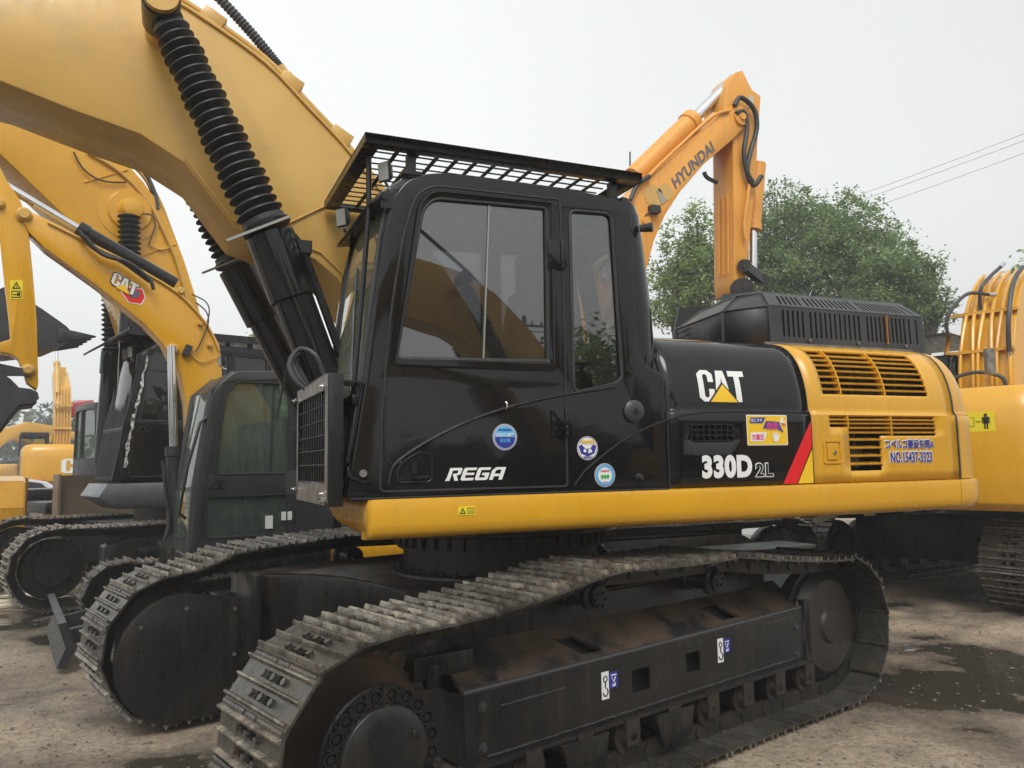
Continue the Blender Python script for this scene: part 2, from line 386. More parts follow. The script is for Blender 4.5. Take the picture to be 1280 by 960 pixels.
def make_track(root,rot,oc,lp,pitch,width,detail,shoemats=('shoe','grouser'),meshes=None,single=False):
    """oc: lateral offset towards local -y. returns part objects"""
    Rz=Matrix.Rotation(rot,4,'Z')
    def T(v): return Rz@V((v.x,-v.y,v.z))        # (a,o,z) -> machine coords
    base,Tl=resample(lp,10); n=round(Tl/pitch); pts,Tl=resample(lp,n)
    links=MB()
    for i,(p,t) in enumerate(pts):
        out=V((t.z,0,-t.x))
        pts[i]=(p,t,out)
        for s in(-1,1):
            if s: 
                cc=V((p.x,oc+s*.075,p.z))-out*.058
                links.obox(cc,t*pitch*.53,V((0,.016,0)),out*.045)
        links.cyl(V((p.x,oc-.10,p.z))+t*pitch*.5-out*.055,V((p.x,oc+.10,p.z))+t*pitch*.5-out*.055,.03,n=8)
    if single:
        # far machines: links and shoes together
        mb=MB(); sm=meshes or shoe_mesh(width,pitch,False,None)
        for p,t,out in pts:
            k=len(mb.v); y=out.cross(t)
            mb.v+=[V((p.x,oc,p.z))+t*v.x+V((0,1,0))*v.y+out*v.z for v in sm.v]; mb.f+=[tuple(i+k for i in f) for f in sm.f]; mb.m+=sm.m
        k=len(mb.v); mb.v+=links.v; mb.f+=[tuple(i+k for i in f) for f in links.f]; mb.m+=[2]*len(links.f)
        return build('track',mb,list(shoemats)+['link'],root,T)
    tr=build('track',links,'link',root,T)
    for i,(p,t,out) in enumerate(pts):
        me=meshes[i%len(meshes)]
        o=D.objects.new('track_shoe',me); col.objects.link(o); o.parent=tr
        X=T(V((t.x,0,t.z))) ; Zv=T(V((out.x,0,out.z))); Y=Zv.cross(X); P=T(V((p.x,oc,p.z)))
        jr=random.uniform(-.012,.012)
        mt=Matrix(((X.x,Y.x,Zv.x,P.x),(X.y,Y.y,Zv.y,P.y),(X.z,Y.z,Zv.z,P.z),(0,0,0,1)))@Matrix.Rotation(jr,4,'Y')
        o.matrix_local=mt
    return tr
def shoe_set(w,pitch,detail,mats,n=4):
    L=[]
    for k in range(n):
        o=build('track_shoe',shoe_mesh(w,pitch,detail,mats),list(mats)); L.append(o.data); D.objects.remove(o)
    return L
SHOES_HI=shoe_set(.60,.216,True,('shoe','grouser'),5)
SHOES_LO=shoe_set(.60,.216,False,('shoe','grouser'),3)
SHOES_DK=shoe_set(.60,.216,True,('shoedark','grouser'),3)
SKYC=(.69,.712,.70); SUNE=1.6; EXPO=0.15; HAZE=.0035
# ================================================================== THE BLACK AND YELLOW EXCAVATOR (nearest)
SC=V((2.12,5.15,0)); UR=R(15.7); BY=3.70
ex=thing('excavator','big black and yellow crawler excavator with a black cab, roof guard and 330D on its side','excavator',SC,0)
W=lambda v:v-SC                                # world -> machine
UW=Matrix.Rotation(UR,4,'Z')
def UT(v): return UW@V((v.x,-v.y,v.z))          # (along, outward to the photographer, up) -> machine

# --- undercarriage
top=[(1.70,1.015),(1.35,1.035),(.95,1.075),(.55,1.125),(.2,1.13),(-.15,1.135),(-.5,1.145),(-.8,1.105),(-1.1,1.062),(-1.4,1.035),(-1.8,1.02)]
lpN=track_loop(-1.80,1.70,.56,.46,top)
make_track(ex,UR,1.30,lpN,.216,.6,True,meshes=SHOES_HI)
topF=[(1.70,1.015),(1.35,1.05),(.95,1.10),(.4,1.15),(-.1,1.16),(-.55,1.17),(-1.0,1.15),(-1.4,1.12),(-1.65,1.05),(-1.8,1.02)]
make_track(ex,UR,-1.30,track_loop(-1.80,1.70,.56,.46,topF),.216,.6,True,meshes=SHOES_HI)
def track_frame(oc,s,full):
    # s=+1 near side. Box with the upper outer edge sloped for shedding mud
    o=lambda d:oc+s*d
    mb=MB()
    sec=[(o(-.17),.34),(o(.10),.34),(o(.10),.68),(o(-.06),.86),(o(-.17),.86)]
    # near side plate is a real plate with two openings; the core sits behind it
    mb.prism([(o(-.17),.36),(o(.03),.36),(o(.03),.60),(o(-.10),.80),(o(-.17),.80)],'x',-1.25,1.38)
    core=build('track_frame',mb,'dark' if full else 'frame',ex,UT)
    side=[(-1.32,.345),(1.42,.37),(1.42,.71),(-1.32,.665)]
    holes=[]
    if full:
        holes=[[(-.24,.475),(-.24,.590),(-.10,.590),(-.10,.475)],[(.20,.50),(.20,.605),(.33,.605),(.33,.50)]]
    g=curve_geo([side]+holes,.02,.003)
    p=MB(); add_geo(p,g,lambda v:V((v.x,o(.10)+s*v.z,v.y)))
    # sloped upper plate with two slots
    e0=V((0,o(.10),.69)); e1=V((0,o(-.12),.86)); sd=(e1-e0)
    sl=[(-1.32,0),(1.42,0),(1.42,1),(-1.32,1)]
    sh=[[(-.55,.18),(-.40,.18),(-.52,.62),(-.66,.62)],[(.62,.22),(.80,.22),(.70,.66),(.53,.66)]] if full else []
    g=curve_geo([sl]+sh,.02)
    q=MB(); nn=V((0,s*.6,.78))
    add_geo(q,g,lambda v:V((v.x,0,-.01+.012*(v.x+1.32)/2.7))+e0+sd*v.y+nn*(v.z-.01))
    build('sloped_plate',q,'frametop',core,UT)
    # rolled top edge, lower weld bead, front cheek, rear step
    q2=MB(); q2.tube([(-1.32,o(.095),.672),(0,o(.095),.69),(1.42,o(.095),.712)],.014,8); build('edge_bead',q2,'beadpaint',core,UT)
    p.bar((-1.30,o(.115),.352),(1.42,o(.115),.372),.035,.022)
    p.box(1.40,1.46,o(-.1) if s>0 else o(.12),o(.12) if s>0 else o(-.1),.36,.76)
    p.prism([(-1.32,.36),(-1.30,.36),(-1.30,.66),(-1.32,.66)],'y',*sorted((o(-.14),o(.10))))
    # narrower idler yoke at the back
    yk=[(1.46,.40),(2.0,.44),(2.06,.56),(2.0,.66),(1.46,.70)]
    build('side_plate',p,'frame',core,UT)
    if full:
        rw=random.Random(9)
        for a0,a1,z in((-1.12,-.72,.60),(.98,1.34,.655),(-1.2,1.3,.395)):
            wb=MB(); n=int((a1-a0)/.03); wb.rings([V((a0+(a1-a0)*k/n,o(.112),z+.012*(a0+(a1-a0)*k/n)+rw.uniform(-.002,.002))) for k in range(n+1)],[rw.uniform(.003,.0065) for k in range(n+1)],6); build('weld_bead',wb,'beadpaint',core,UT)
        for a0,z in((-1.22,.42),(-1.22,.60),(1.30,.43),(1.30,.60)):
            wb=MB(); wb.cyl((a0,o(.108),z),(a0,o(.125),z),.016,n=6); wb.cyl((a0,o(.108),z),(a0,o(.113),z),.024,n=16); build('frame_bolt',wb,'beadpaint',core,UT)
    b=MB()
    for d in (.05,-.12):
        b.prism(yk,'y',*sorted((o(d),o(d+.045))))
    b.box(1.46,1.98,*sorted((o(-.10),o(.06))),.655,.69)
    build('idler_yoke',b,'frametop',core,UT,bevel=.006)
    # front bracket by the sprocket
    b=MB(); b.box(-1.52,-1.20,*sorted((o(-.16),o(.02))),.74,.84); b.box(-1.46,-1.40,*sorted((o(-.02),o(.03))),.70,.80)
    build('frame_bracket',b,'frame',core,UT,bevel=.006)
    # bottom rollers, guards
    for k in range(9):
        a=-1.28+k*.335; b=MB(); zc=.272
        b.lathe((a,o(-.13),zc),(0,s,0),[(0,.03),(0,.075),(.03,.075),(.03,.098),(.06,.098),(.065,.082),(.195,.082),(.20,.098),(.23,.098),(.23,.062),(.262,.055),(.27,.02)],18)
        b.box(a-.05,a+.05,*sorted((o(-.15),o(-.13))),zc-.03,.40); b.box(a-.05,a+.05,*sorted((o(.115),o(.14))),zc-.04,.36)
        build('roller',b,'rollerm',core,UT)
    for a in(-.62,.05) if full else ():
        b=MB(); b.prism([(a-.16,.34),(a+.16,.34),(a+.13,.19),(a-.10,.17)],'y',*sorted((o(.125),o(.15)))); b.box(a-.02,a+.12,*sorted((o(.145),o(.155))),.22,.30)
        build('roller_guard',b,'frame',core,UT,bevel=.008)
    for a in(-.48,.50):   # carrier rollers under the upper run
        b=MB(); b.lathe((a,o(-.12),1.0 if a<0 else .975),(0,s,0),[(0,.03),(0,.07),(.04,.07),(.05,.058),(.17,.058),(.18,.082),(.215,.082),(.225,.06),(.25,.055),(.252,.02)],20)
        b.box(a-.045,a+.045,*sorted((o(-.18),o(-.12))),.78,1.0)
        for k in range(6):
            an=k*math.pi/3; b.cyl((a+.035*math.cos(an),o(.132),.985+.035*math.sin(an)),(a+.035*math.cos(an),o(.142),.985+.035*math.sin(an)),.008,n=6)
        build('carrier_roller',b,'frame',core,UT)
    return core
tfN=track_frame(1.30,1,True); tfF=track_frame(-1.30,-1,False)
# lifting-hook stickers on the near frame
def flat(name,parent,poly,th,m,fn,bev=0):
    mb=MB(); add_geo(mb,curve_geo([poly],th,bev),fn); return build(name,mb,m,parent)
def rect(u0,v0,u1,v1): return [(u0,v0),(u1,v0),(u1,v1),(u0,v1)]
def hook_sticker(a,z):
    T=lambda v:UT(V((a+v.x,1.412+v.z,z+v.y)))
    s=flat('lifting_sticker',tfN,rect(0,0,.052,.135),.002,'white',T)
    mb=MB(); mb.rings([T(V((.026+.017*math.cos(t),.036+.02*math.sin(t),.002))) for t in [R(x) for x in range(180,450,30)]],.0035,6)
    mb.rings([T(V((.026,.056,.002))),T(V((.026,.085,.002)))],.0035,6)
    mb.rings([T(V((.026+.014*math.cos(t),.10+.014*math.sin(t),.002))) for t in [R(x) for x in range(0,361,40)]],.003,6)
    build('hook_mark',mb,'blackv',s)
    q=flat('lifting_sticker',tfN,rect(.056,.045,.118,.125),.002,'navy',T)
    mb=MB()
    mb.rings([T(V((.068,.110,.0022))),T(V((.106,.110,.0022)))],.0028,6); mb.rings([T(V((.072,.10,.0022))),T(V((.086,.075,.0022))),T(V((.10,.10,.0022)))],.0028,6)
    mb.rings([T(V((.087+.010*math.cos(t),.068+.010*math.sin(t),.0022))) for t in [R(x) for x in range(180,420,40)]],.0028,6)
    mb.rings([T(V((.075,.056,.0022))),T(V((.10,.056,.0022)))],.0022,6)
    build('hook_mark',mb,'white',q)
hook_sticker(-.47,.485); hook_sticker(.485,.51)

def final_drive(oc,s):
    o=lambda d:oc+s*d; a,z=-1.80,.56
    b=MB(); b.lathe((a,o(-.20),z),(0,s,0),[(0,.2),(0,.31),(.16,.33),(.20,.345),(.235,.325),(.24,.28)],48)
    h=build('final_drive',b,'drum',ex,UT)
    # sprocket ring with teeth
    b=MB(); n=23; ring=[]
    for k in range(n*4):
        an=2*math.pi*k/(n*4); r=.335 if k%4 in(2,3) else .385
        ring.append((a+r*math.cos(an),z+r*math.sin(an)))
    b.prism(ring,'y',*sorted((o(-.03),o(.03)))); build('sprocket',b,'drum',h,UT)
    b=MB(); b.lathe((a,o(.23),z),(0,s,0),[(0,.26),(.035,.262),(.045,.255),(.045,.20)],48)
    # scalloped bolt pockets
    for k in range(20):
        an=2*math.pi*(k+.5)/20; c=V((a+.226*math.cos(an),o(.275),z+.226*math.sin(an)))
        b.lathe(c,(0,s,0),[(0,.030),(.022,.033),(.022,.024),(.004,.022)],12)
        b.cyl(c,c+V((0,s*.016,0)),.016,n=6)
        b.obox(V((a+.226*math.cos(an+.157),o(.285),z+.226*math.sin(an+.157))),V((math.cos(an+.157),0,math.sin(an+.157)))*.030,V((0,.014,0)),V((-math.sin(an+.157),0,math.cos(an+.157)))*.006)
    build('bolt_ring',b,'frame',h,UT)
    b=MB(); b.lathe((a,o(.27),z),(0,s,0),[(0,.195),(.03,.195),(.045,.188),(.052,.165),(.060,.15),(.064,.05),(.064,.01)],40)
    b.cyl((a+.12,o(.325),z+.07),(a+.12,o(.345),z+.07),.018,n=8); b.cyl((a+.05,o(.325),z-.12),(a+.05,o(.345),z-.12),.014,n=6)
    build('hub_cover',b,'frame',h,UT,bevel=.003)
final_drive(1.25,1)
# idlers
for oc,s in((1.30,1),(-1.30,-1)):
    b=MB(); b.lathe((1.70,oc-s*.12,.56),(0,s,0),[(0,.08),(0,.30),(.05,.36),(.08,.36),(.085,.39),(.155,.39),(.16,.36),(.19,.36),(.24,.30),(.24,.12),(.26,.10),(.26,.03)],40)
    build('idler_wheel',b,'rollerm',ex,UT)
# inner guard of the far sprocket: flat D-shaped cover with bolts
b=MB(); g=[(-1.02,.16),(-1.02,.80),(-1.45,.83)]+[(-1.80+.40*math.cos(R(t)),.50+.40*math.sin(R(t))) for t in range(90,271,15)]
b.prism(g,'y',-1.02,-.98)
gd=build('motor_guard',b,'frame',ex,UT,bevel=.012)
b=MB()
for p in[(-1.47,.76),(-1.78,.80),(-1.47,.47),(-2.05,.72),(-1.47,.28)]: b.cyl((p[0],-.975,p[1]),(p[0],-.962,p[1]),.012,n=8)
build('guard_bolt',b,'steel',gd,UT)
# carbody
edge=[(-1.42,-1.0),(-1.10,-.66),(-1.0,-.35),(-.98,.1),(-1.03,.45),(-1.30,1.05),(-1.30,1.2),(1.30,1.2),(1.30,1.0),(1.0,.4),(1.0,-.4),(1.35,-1.0),(1.35,-1.2),(-1.42,-1.2)]
b=MB(); b.prism(edge,'z',.36,.975); cb=build('carbody',b,'frame',ex,UT,bevel=.012)
b=MB(); b.prism([(x*.995,y) for x,y in edge],'z',.978,.984); build('carbody_top',b,'frametop',cb,UT)
b=MB(); b.prism([(-1.44,.30),(-1.40,.30),(-1.40,1.0),(-1.44,1.0)],'y',-1.02,-.70); build('gusset',b,'frame',cb,UT,bevel=.004)
b=MB(); b.lathe((0,0,.98),(0,0,1),[(0,.74),(.02,.735),(.03,.66),(.16,.66),(.165,.70),(.25,.70),(.26,.74),(.36,.74)],64)
for k in range(44):
    an=2*math.pi*k/44; b.cyl((.71*math.cos(an),.71*math.sin(an),1.16),(.71*math.cos(an),.71*math.sin(an),1.235),.014,n=6)
    b.cyl((.685*math.cos(an+.05),.685*math.sin(an+.05),1.0),(.685*math.cos(an+.05),.685*math.sin(an+.05),1.03),.014,n=6)
build('swing_bearing',b,'link',ex)

# --- deck
b=MB(); b.prism([(1.00,3.78),(4.9,3.78),(5.3,4.4),(5.45,5.15),(5.3,5.9),(4.9,6.52),(1.45,6.52),(1.3,4.72),(1.0,4.72)],'z',1.34,1.52)
dk=build('deck',b,'dark',ex,W)
# rounded yellow skirt along the cab side, wrapping the front
def skirt_sec(yo,inset=0):   # (Y,z) section, outer face at yo
    return [(yo+.10,1.332),(yo+.06,1.334),(yo+.025,1.345),(yo+.006,1.37),(yo,1.41),(yo,1.505),(yo+.004,1.522),(yo+.02,1.528),(yo+.14,1.528),(yo+.14,1.332)]
b=MB(); rings=[]
for x,i in((.871,.028),(.877,.012),(.888,.003),(.91,0),(4.80,0)): rings.append([V((x,y+i,z if z<1.4 or True else z)) for y,z in skirt_sec(BY)])
b.loft(rings)
# front wrap, going away from the photographer and rising below
rings=[]
for y,zb_ in((3.712,1.42),(3.735,1.365),(3.78,1.338),(3.9,1.336),(4.45,1.352),(4.60,1.375),(4.70,1.42),(4.74,1.47)):
    i=.004 if y==3.712 else 0
    sec=[(.96,zb_),(.93,zb_+.002),(.895,zb_+.013),(.868,zb_+.04),(.86,zb_+.085 if zb_<1.4 else 1.49),(.86,1.505),(.866,1.522),(.885,1.528),(1.05,1.528),(1.05,zb_)]
    rings.append([V((x+i,y,z)) for x,z in sec])
b.loft(rings)
sk=build('side_skirt',b,'yellow',ex,W)
b=MB(); rings=[]
for x,i,j in((4.805,0,0),(4.95,.012,.0),(5.03,.045,.01),(5.07,.10,.03)): rings.append([V((x,y+i,min(z+(j if z<1.4 else 0),1.528))) for y,z in skirt_sec(BY)])
b.loft(rings); build('rear_skirt',b,'yellow',ex,W)
# warning label on the skirt
TS=lambda v:W(V((v.x,BY-.002-v.z,v.y)))
s=flat('skirt_label',sk,rect(1.305,1.437,1.392,1.478),.002,'lemon',TS)
b=MB(); add_geo(b,curve_geo([[(1.310,1.443),(1.345,1.443),(1.3275,1.472)],[(1.317,1.447),(1.338,1.447),(1.3275,1.465)]],.0015),lambda v:W(V((v.x,BY-.0045,v.y))))
add_geo(b,curve_geo([rect(1.352,1.444,1.387,1.471),rect(1.355,1.447,1.384,1.468)],.0015),lambda v:W(V((v.x,BY-.0045,v.y))))
b.tube([W(V((1.3275,BY-.0045,1.45))),W(V((1.3275,BY-.0045,1.459)))],.0015,5); b.tube([W(V((1.36,BY-.0045,1.452))),W(V((1.37,BY-.0045,1.460))),W(V((1.38,BY-.0045,1.452)))],.0015,5)
build('pictogram',b,'blackv',s)

# --- hood: one curved skin, X from the cab to the counterweight
SEC=[(3.722,1.532),(3.72,1.60),(3.72,1.70),(3.72,1.80),(3.72,1.90),(3.722,1.945),(3.732,1.957),(3.742,1.97),(3.745,2.02),(3.752,2.08),(3.764,2.14),(3.782,2.20),(3.808,2.26),(3.845,2.315),(3.89,2.36),(3.95,2.395),(4.03,2.42),(4.15,2.436),(4.5,2.45),(5.15,2.455)]
_s=SEC[:5]+[(p.y,p.z) for p in smooth_pts([(0,y,z) for y,z in SEC[5:]],3)]
SEC=[_s[0]]
for q in _s[1:]:
    if q[1]>SEC[-1][1]+.0008: SEC.append(q)
NS=len(SEC)
def ysec(z):
    for (y0,z0),(y1,z1) in zip(SEC,SEC[1:]):
        if z0<=z<=z1: return y0+(y1-y0)*(z-z0)/(z1-z0)
    return SEC[0][0] if z<2 else 5.15
def sec_n(i):
    a=SEC[max(i-1,0)]; c=SEC[min(i+1,len(SEC)-1)]; d=V((0,c[0]-a[0],c[1]-a[1])).normalized(); return V((0,-d.z,d.y))
full=SEC+[(10.30-y,z) for y,z in SEC[-2::-1]]
def hood_skin(x0,x1,m,name,openings=(),xs=()):
    xs=sorted(set([x0,x1]+[x0+(x1-x0)*q/12 for q in range(13)]+[x for x in xs if x0<x<x1]+[v for o in openings for v in(o[0],o[1]) if x0<v<x1]))
    zs=sorted(set(z for _,z in SEC[:-1])|set(v for o in openings for v in(o[2],o[3])))
    pts=[(ysec(z),z) for z in zs]
    mb=MB(); k=len(pts)
    for x in xs: mb.v+=[V((x,y,z)) for y,z in pts]
    for i in range(len(xs)-1):
        for j in range(k-1):
            xm=(xs[i]+xs[i+1])/2; zm=(zs[j]+zs[j+1])/2
            if any(o[0]<xm<o[1] and o[2]<zm<o[3] for o in openings): continue
            mb.f.append((i*k+j,(i+1)*k+j,(i+1)*k+j+1,i*k+j+1)); mb.m.append(0)
    o=build(name,mb,m,ex,W)
    md=o.modifiers.new('t','SOLIDIFY'); md.thickness=.02; md.offset=-1
    bb=MB(); bb.prism([(ysec(zs[-1]),zs[-1]),(5.15,2.455),(10.3-4.5,2.45),(6.5,2.35),(6.56,2.2),(6.56,1.53),(6.50,1.53),(6.50,2.18),(6.45,2.30),(5.8,2.42),(4.4,2.42)],'x',x0,x1)
    add=build('hood_top',bb,m,o,W,bevel=.004)
    return o
hb=hood_skin(2.545,3.572,'black','black_side_panel',[(2.70,2.99,1.792,1.882)])
up=(3.71,4.62,2.075,2.375); lo=[(3.72,4.63,1.815,1.95),(3.87,4.14,1.60,1.815)]
hy=hood_skin(3.576,4.835,'yellow','yellow_side_panel',[up,(3.72,4.63,1.87,1.944),(3.87,4.63,1.815,1.87),(3.87,4.14,1.60,1.815)],xs=(4.0,4.3))
# dark bay behind the openings with pipes and ribs of the cooler
b=MB(); b.box(2.60,4.82,3.95,4.0,1.55,2.30); b.box(2.60,4.82,3.95,4.4,2.28,2.36)
bay=build('engine_bay',b,'dark',ex,W)
b=MB()
for z in (1.63,1.70,1.90,2.10,2.16,2.22): b.tube([(3.62,3.90,z),(4.75,3.90,z+.01)],.014,8)
for x in(3.95,4.06,4.33,4.45): b.tube([(x,3.87,1.58),(x,3.87,2.25)],.012,8)
b.lathe((4.02,3.86,1.62),(0,0,1),[(0,.05),(.10,.05),(.10,.07),(.13,.07)],16)
build('cooler_pipe',b,'greyframe',bay,W)
# louvres
def slats(name,x0,x1,zs,parent,m,w=.05,thk=.006):
    for z in zs:
        y=ysec(z); mb=MB(); mb.obox(V(((x0+x1)/2,y+w*.45,z-.004)),V(((x1-x0)/2,0,0)),V((0,w/2,w*.16)),V((0,-thk*.3,thk/2)))
        build(name,mb,m,parent,W)
slats('louvre',3.71,4.62,[2.115,2.155,2.195,2.235,2.272,2.306,2.338],hy,'yellow')
slats('louvre',3.72,4.63,[1.902,1.925],hy,'yellow'); slats('louvre',3.87,4.63,[1.845,1.874],hy,'yellow'); slats('louvre',3.87,4.14,[1.65,1.70,1.75,1.80],hy,'yellow')
def divider(x,z0,z1):
    mb=MB(); zz=[z0+(z1-z0)*k/8 for k in range(9)]
    rings=[[V((x-.004,ysec(z)-.002,z)),V((x+.004,ysec(z)-.002,z)),V((x+.004,ysec(z)+.05,z)),V((x-.004,ysec(z)+.05,z))] for z in zz]
    mb.loft(rings); build('louvre_rib',mb,'yellow',hy,W)
divider(3.86,2.075,2.375); divider(4.235,2.075,2.375); divider(3.87,1.87,1.944); divider(4.235,1.815,1.944)
# small mesh in the black panel
b=MB()
for k in range(8): x=2.70+.29*(k+.0)/7; b.box(x-.004,x+.004,3.718,3.73,1.792,1.882)
for k in range(4): z=1.792+.09*k/3; b.box(2.70,2.99,3.719,3.731,z-.004,z+.004)
build('vent_mesh',b,'satin',hb,W)
# latch
b=MB(); add_geo(b,curve_geo([rnd(rect(3.655,1.648,3.80,1.792),.01),rnd(rect(3.668,1.660,3.787,1.780),.008)],.008),lambda v:V((v.x,3.717-v.z,v.y)))
add_geo(b,curve_geo([rnd(rect(3.685,1.672,3.765,1.768),.004)],.012,.002),lambda v:V((v.x,3.716-v.z,v.y)))
lt=build('panel_latch',b,'yellow',hy,W); b=MB(); b.cyl((3.735,3.709,1.715),(3.735,3.70,1.715),.011,n=12); build('lock',b,'chrome',lt,W)
# seams
b=MB(); 
def seam(mb,x,z0=1.53,z1=2.43,r=.0045,off=.0):
    n=24; mb.tube([V((x,ysec(z0+(z1-z0)*k/n)-off,z0+(z1-z0)*k/n)) for k in range(n+1)],r,6)
seam(b,2.541,r=.006); seam(b,3.574,r=.002); build('panel_gap',b,'dark',hb,W)
b=MB(); seam(b,4.838,r=.004); build('weather_strip',b,'steel',hy,W)
b=MB(); seam(b,4.829,r=.005); build('panel_gap',b,'dark',hy,W)
# counterweight, swept round the tail
path=[(4.845,3.72,0),(4.88,3.722,4),(4.97,3.745,14),(5.06,3.80,26),(5.16,3.90,42),(5.26,4.06,60),(5.36,4.35,70),(5.44,4.75,80),(5.47,5.15,90)]
path+= [(x,10.30-y,180-a) for x,y,a in path[-2::-1]]
rings=[]
for x,y,a in path:
    n_=V((-math.sin(R(a)),math.cos(R(a)),0))   # inward
    r_=[]
    for yy,z in SEC[:-6]:
        d=min((yy-3.72),.9 if a<30 or a>150 else 1.2); r_.append(V((x,y,z-.0))+n_*d)
    rings.append(r_)
mb=MB(); k=len(SEC)-6
for r_ in rings: mb.v+=r_
for i in range(len(rings)-1):
    for j in range(k-1): mb.f.append((i*k+j,(i+1)*k+j,(i+1)*k+j+1,i*k+j+1)); mb.m.append(0)
mb.f.append(tuple(i*k+k-1 for i in range(len(rings)))); mb.m.append(0); mb.f.append(tuple(i*k for i in range(len(rings)))[::-1]); mb.m.append(0)
cw=build('counterweight',mb,'yellow',ex,W)
mb=MB(); mb.prism([(p[0]-.0,p[1]+.02 if p[1]<5.15 else p[1]-.02) for p in path]+[(4.75,6.5),(4.75,3.80)],'z',1.335,1.53); build('counterweight_base',mb,'yellow',cw,W,bevel=.01)
b=MB(); b.tube([V((x,y,1.957))+V((-math.sin(R(a)),math.cos(R(a)),0))*.012 for x,y,a in path],.006,6); build('crease',b,'yellow',cw,W)
# beacon by the counterweight
b=MB(); b.lathe((4.98,4.35,2.43),(0,0,1),[(0,.045),(.02,.045),(.03,.036),(.10,.034),(.115,.02),(.12,.005)],20); build('beacon',b,'amber',ex,W)
# crease bead on the black side
cre=[(1.95,1.56),(2.02,1.64),(2.11,1.705),(2.26,1.80),(2.36,1.845),(2.47,1.885),(2.65,1.935),(2.85,1.955),(3.2,1.958),(3.57,1.958)]
b=MB(); b.tube([V((x,BY+.018 if x<2.54 else ysec(z)-.001,z)) for x,_,z in [(p.x,0,p.z) for p in smooth_pts([(x,0,z) for x,z in cre],4)]],.006,6)
build('panel_crease',b,'black',hb,W)
# --- raised engine cover with slots
CYo=4.13
def cowl():
    b=MB()
    def ins(d): return [(3.62+d,5.14-d),(3.50+d,4.42+d*.1),(3.66+d*.5,CYo+d),(5.08-d*.6,CYo+d),(5.12-d,4.17+d),(5.12-d,5.14-d)]
    rings=[]
    for z,d in((2.43,.0),(2.70,.005)): rings.append([V((x,y,z)) for x,y in ins(d)])
    rings.append([V((x,y,2.815)) for x,y in ins(.13)]); rings.append([V((x,y,2.85)) for x,y in ins(.24)])
    # inner dark core
    core=MB(); c=[[V((p.x+(.03 if p.x<4 else -.03),p.y+(.03 if p.y<5 else -.03),p.z-.03 if i else p.z)) for p in r] for i,r in enumerate(rings)]; core.loft(c)
    o=build('engine_cover',core,'dark',ex,W)
    # faces as skins; the side face and slope carry slots
    def quad_skin(p00,p10,p01,p11,holes,name,m='cover'):
        # bilinear patch u:0..Lx v:0..Lz
        p00,p10,p01,p11=map(V,(p00,p10,p01,p11)); Lx=(p10-p00).length; Lz=(p01-p00).length
        g=curve_geo([rect(0,0,Lx,Lz)]+holes,.014)
        n=(p10-p00).cross(p01-p00).normalized()
        mb=MB(); add_geo(mb,g,lambda v:(p00.lerp(p10,v.x/Lx)).lerp(p01.lerp(p11,v.x/Lx),v.y/Lz)+n*v.z); return build(name,mb,m,o,W)
    i0,i1,i2=2,3,None
    A,B=rings[0],rings[1]; C_,D_=rings[2],rings[3]
    H=[]; Hs=[]; L=5.08-3.62
    grp=[(.10,.27,5),(.34,.78,11),(.86,1.22,10),(1.27,1.34,2)]
    for g0,g1,n in grp:
        for k in range(n):
            u=g0+(g1-g0)*k/(max(n-1,1)); H.append([(u,.065),(u+.018,.065),(u+.018,.245),(u,.245)]); Hs.append([(u,.02),(u+.018,.02),(u+.018,.135),(u,.135)])
    quad_skin(A[2],A[3],B[2],B[3],H,'slotted_side')
    Lz=(C_[2]-B[2]).length
    Hs=[[(p[0],min(p[1],Lz-.02)) for p in h] for h in Hs]
    quad_skin(B[2],B[3],C_[2],C_[3],Hs,'slotted_slope')
    mb=MB(); n=6; mb.v+=[p for r in rings for p in r]
    for j in range(3):
        for i in range(n):
            if i==2 and j<2: continue
            mb.f.append((j*n+i,j*n+(i+1)%n,(j+1)*n+(i+1)%n,(j+1)*n+i)); mb.m.append(0)
    mb.f.append(tuple(range(3*n,4*n))); mb.m.append(0)
    sh=build('cover_shell',mb,'cover',o,W); md=sh.modifiers.new('s','SOLIDIFY'); md.thickness=.008; md.offset=-1
    mb=MB()
    for i in range(5):
        mb.tube([rings[j][i] for j in range(4)],.009,8)
    for j in(1,2): mb.tube([rings[j][i] for i in(0,1,2,3,4)],.009,8)
    # slats on the front corner
    for k in range(5): mb.bar(rings[0][0].lerp(rings[0][1],.08)+V((-.012,0,.08+.04*k)),rings[0][0].lerp(rings[0][1],.25)+V((-.012,0,.08+.04*k)),.006,.020)
    build('cover_edge',mb,'cover',o,W)
    mb=MB()
    for x in(3.98,4.42,4.88): mb.cyl((x,CYo-.01,2.475),(x,CYo-.022,2.475),.011,n=8)
    mb.box(3.60,4.95,CYo-.01,CYo,2.43,2.452)
    build('cover_bolt',mb,'steel',o,W)
    mb=MB(); mb.box(4.70,4.712,CYo-.018,CYo-.006,2.48,2.69); build('rusty_strip',mb,'rust',o,W)
cowl()

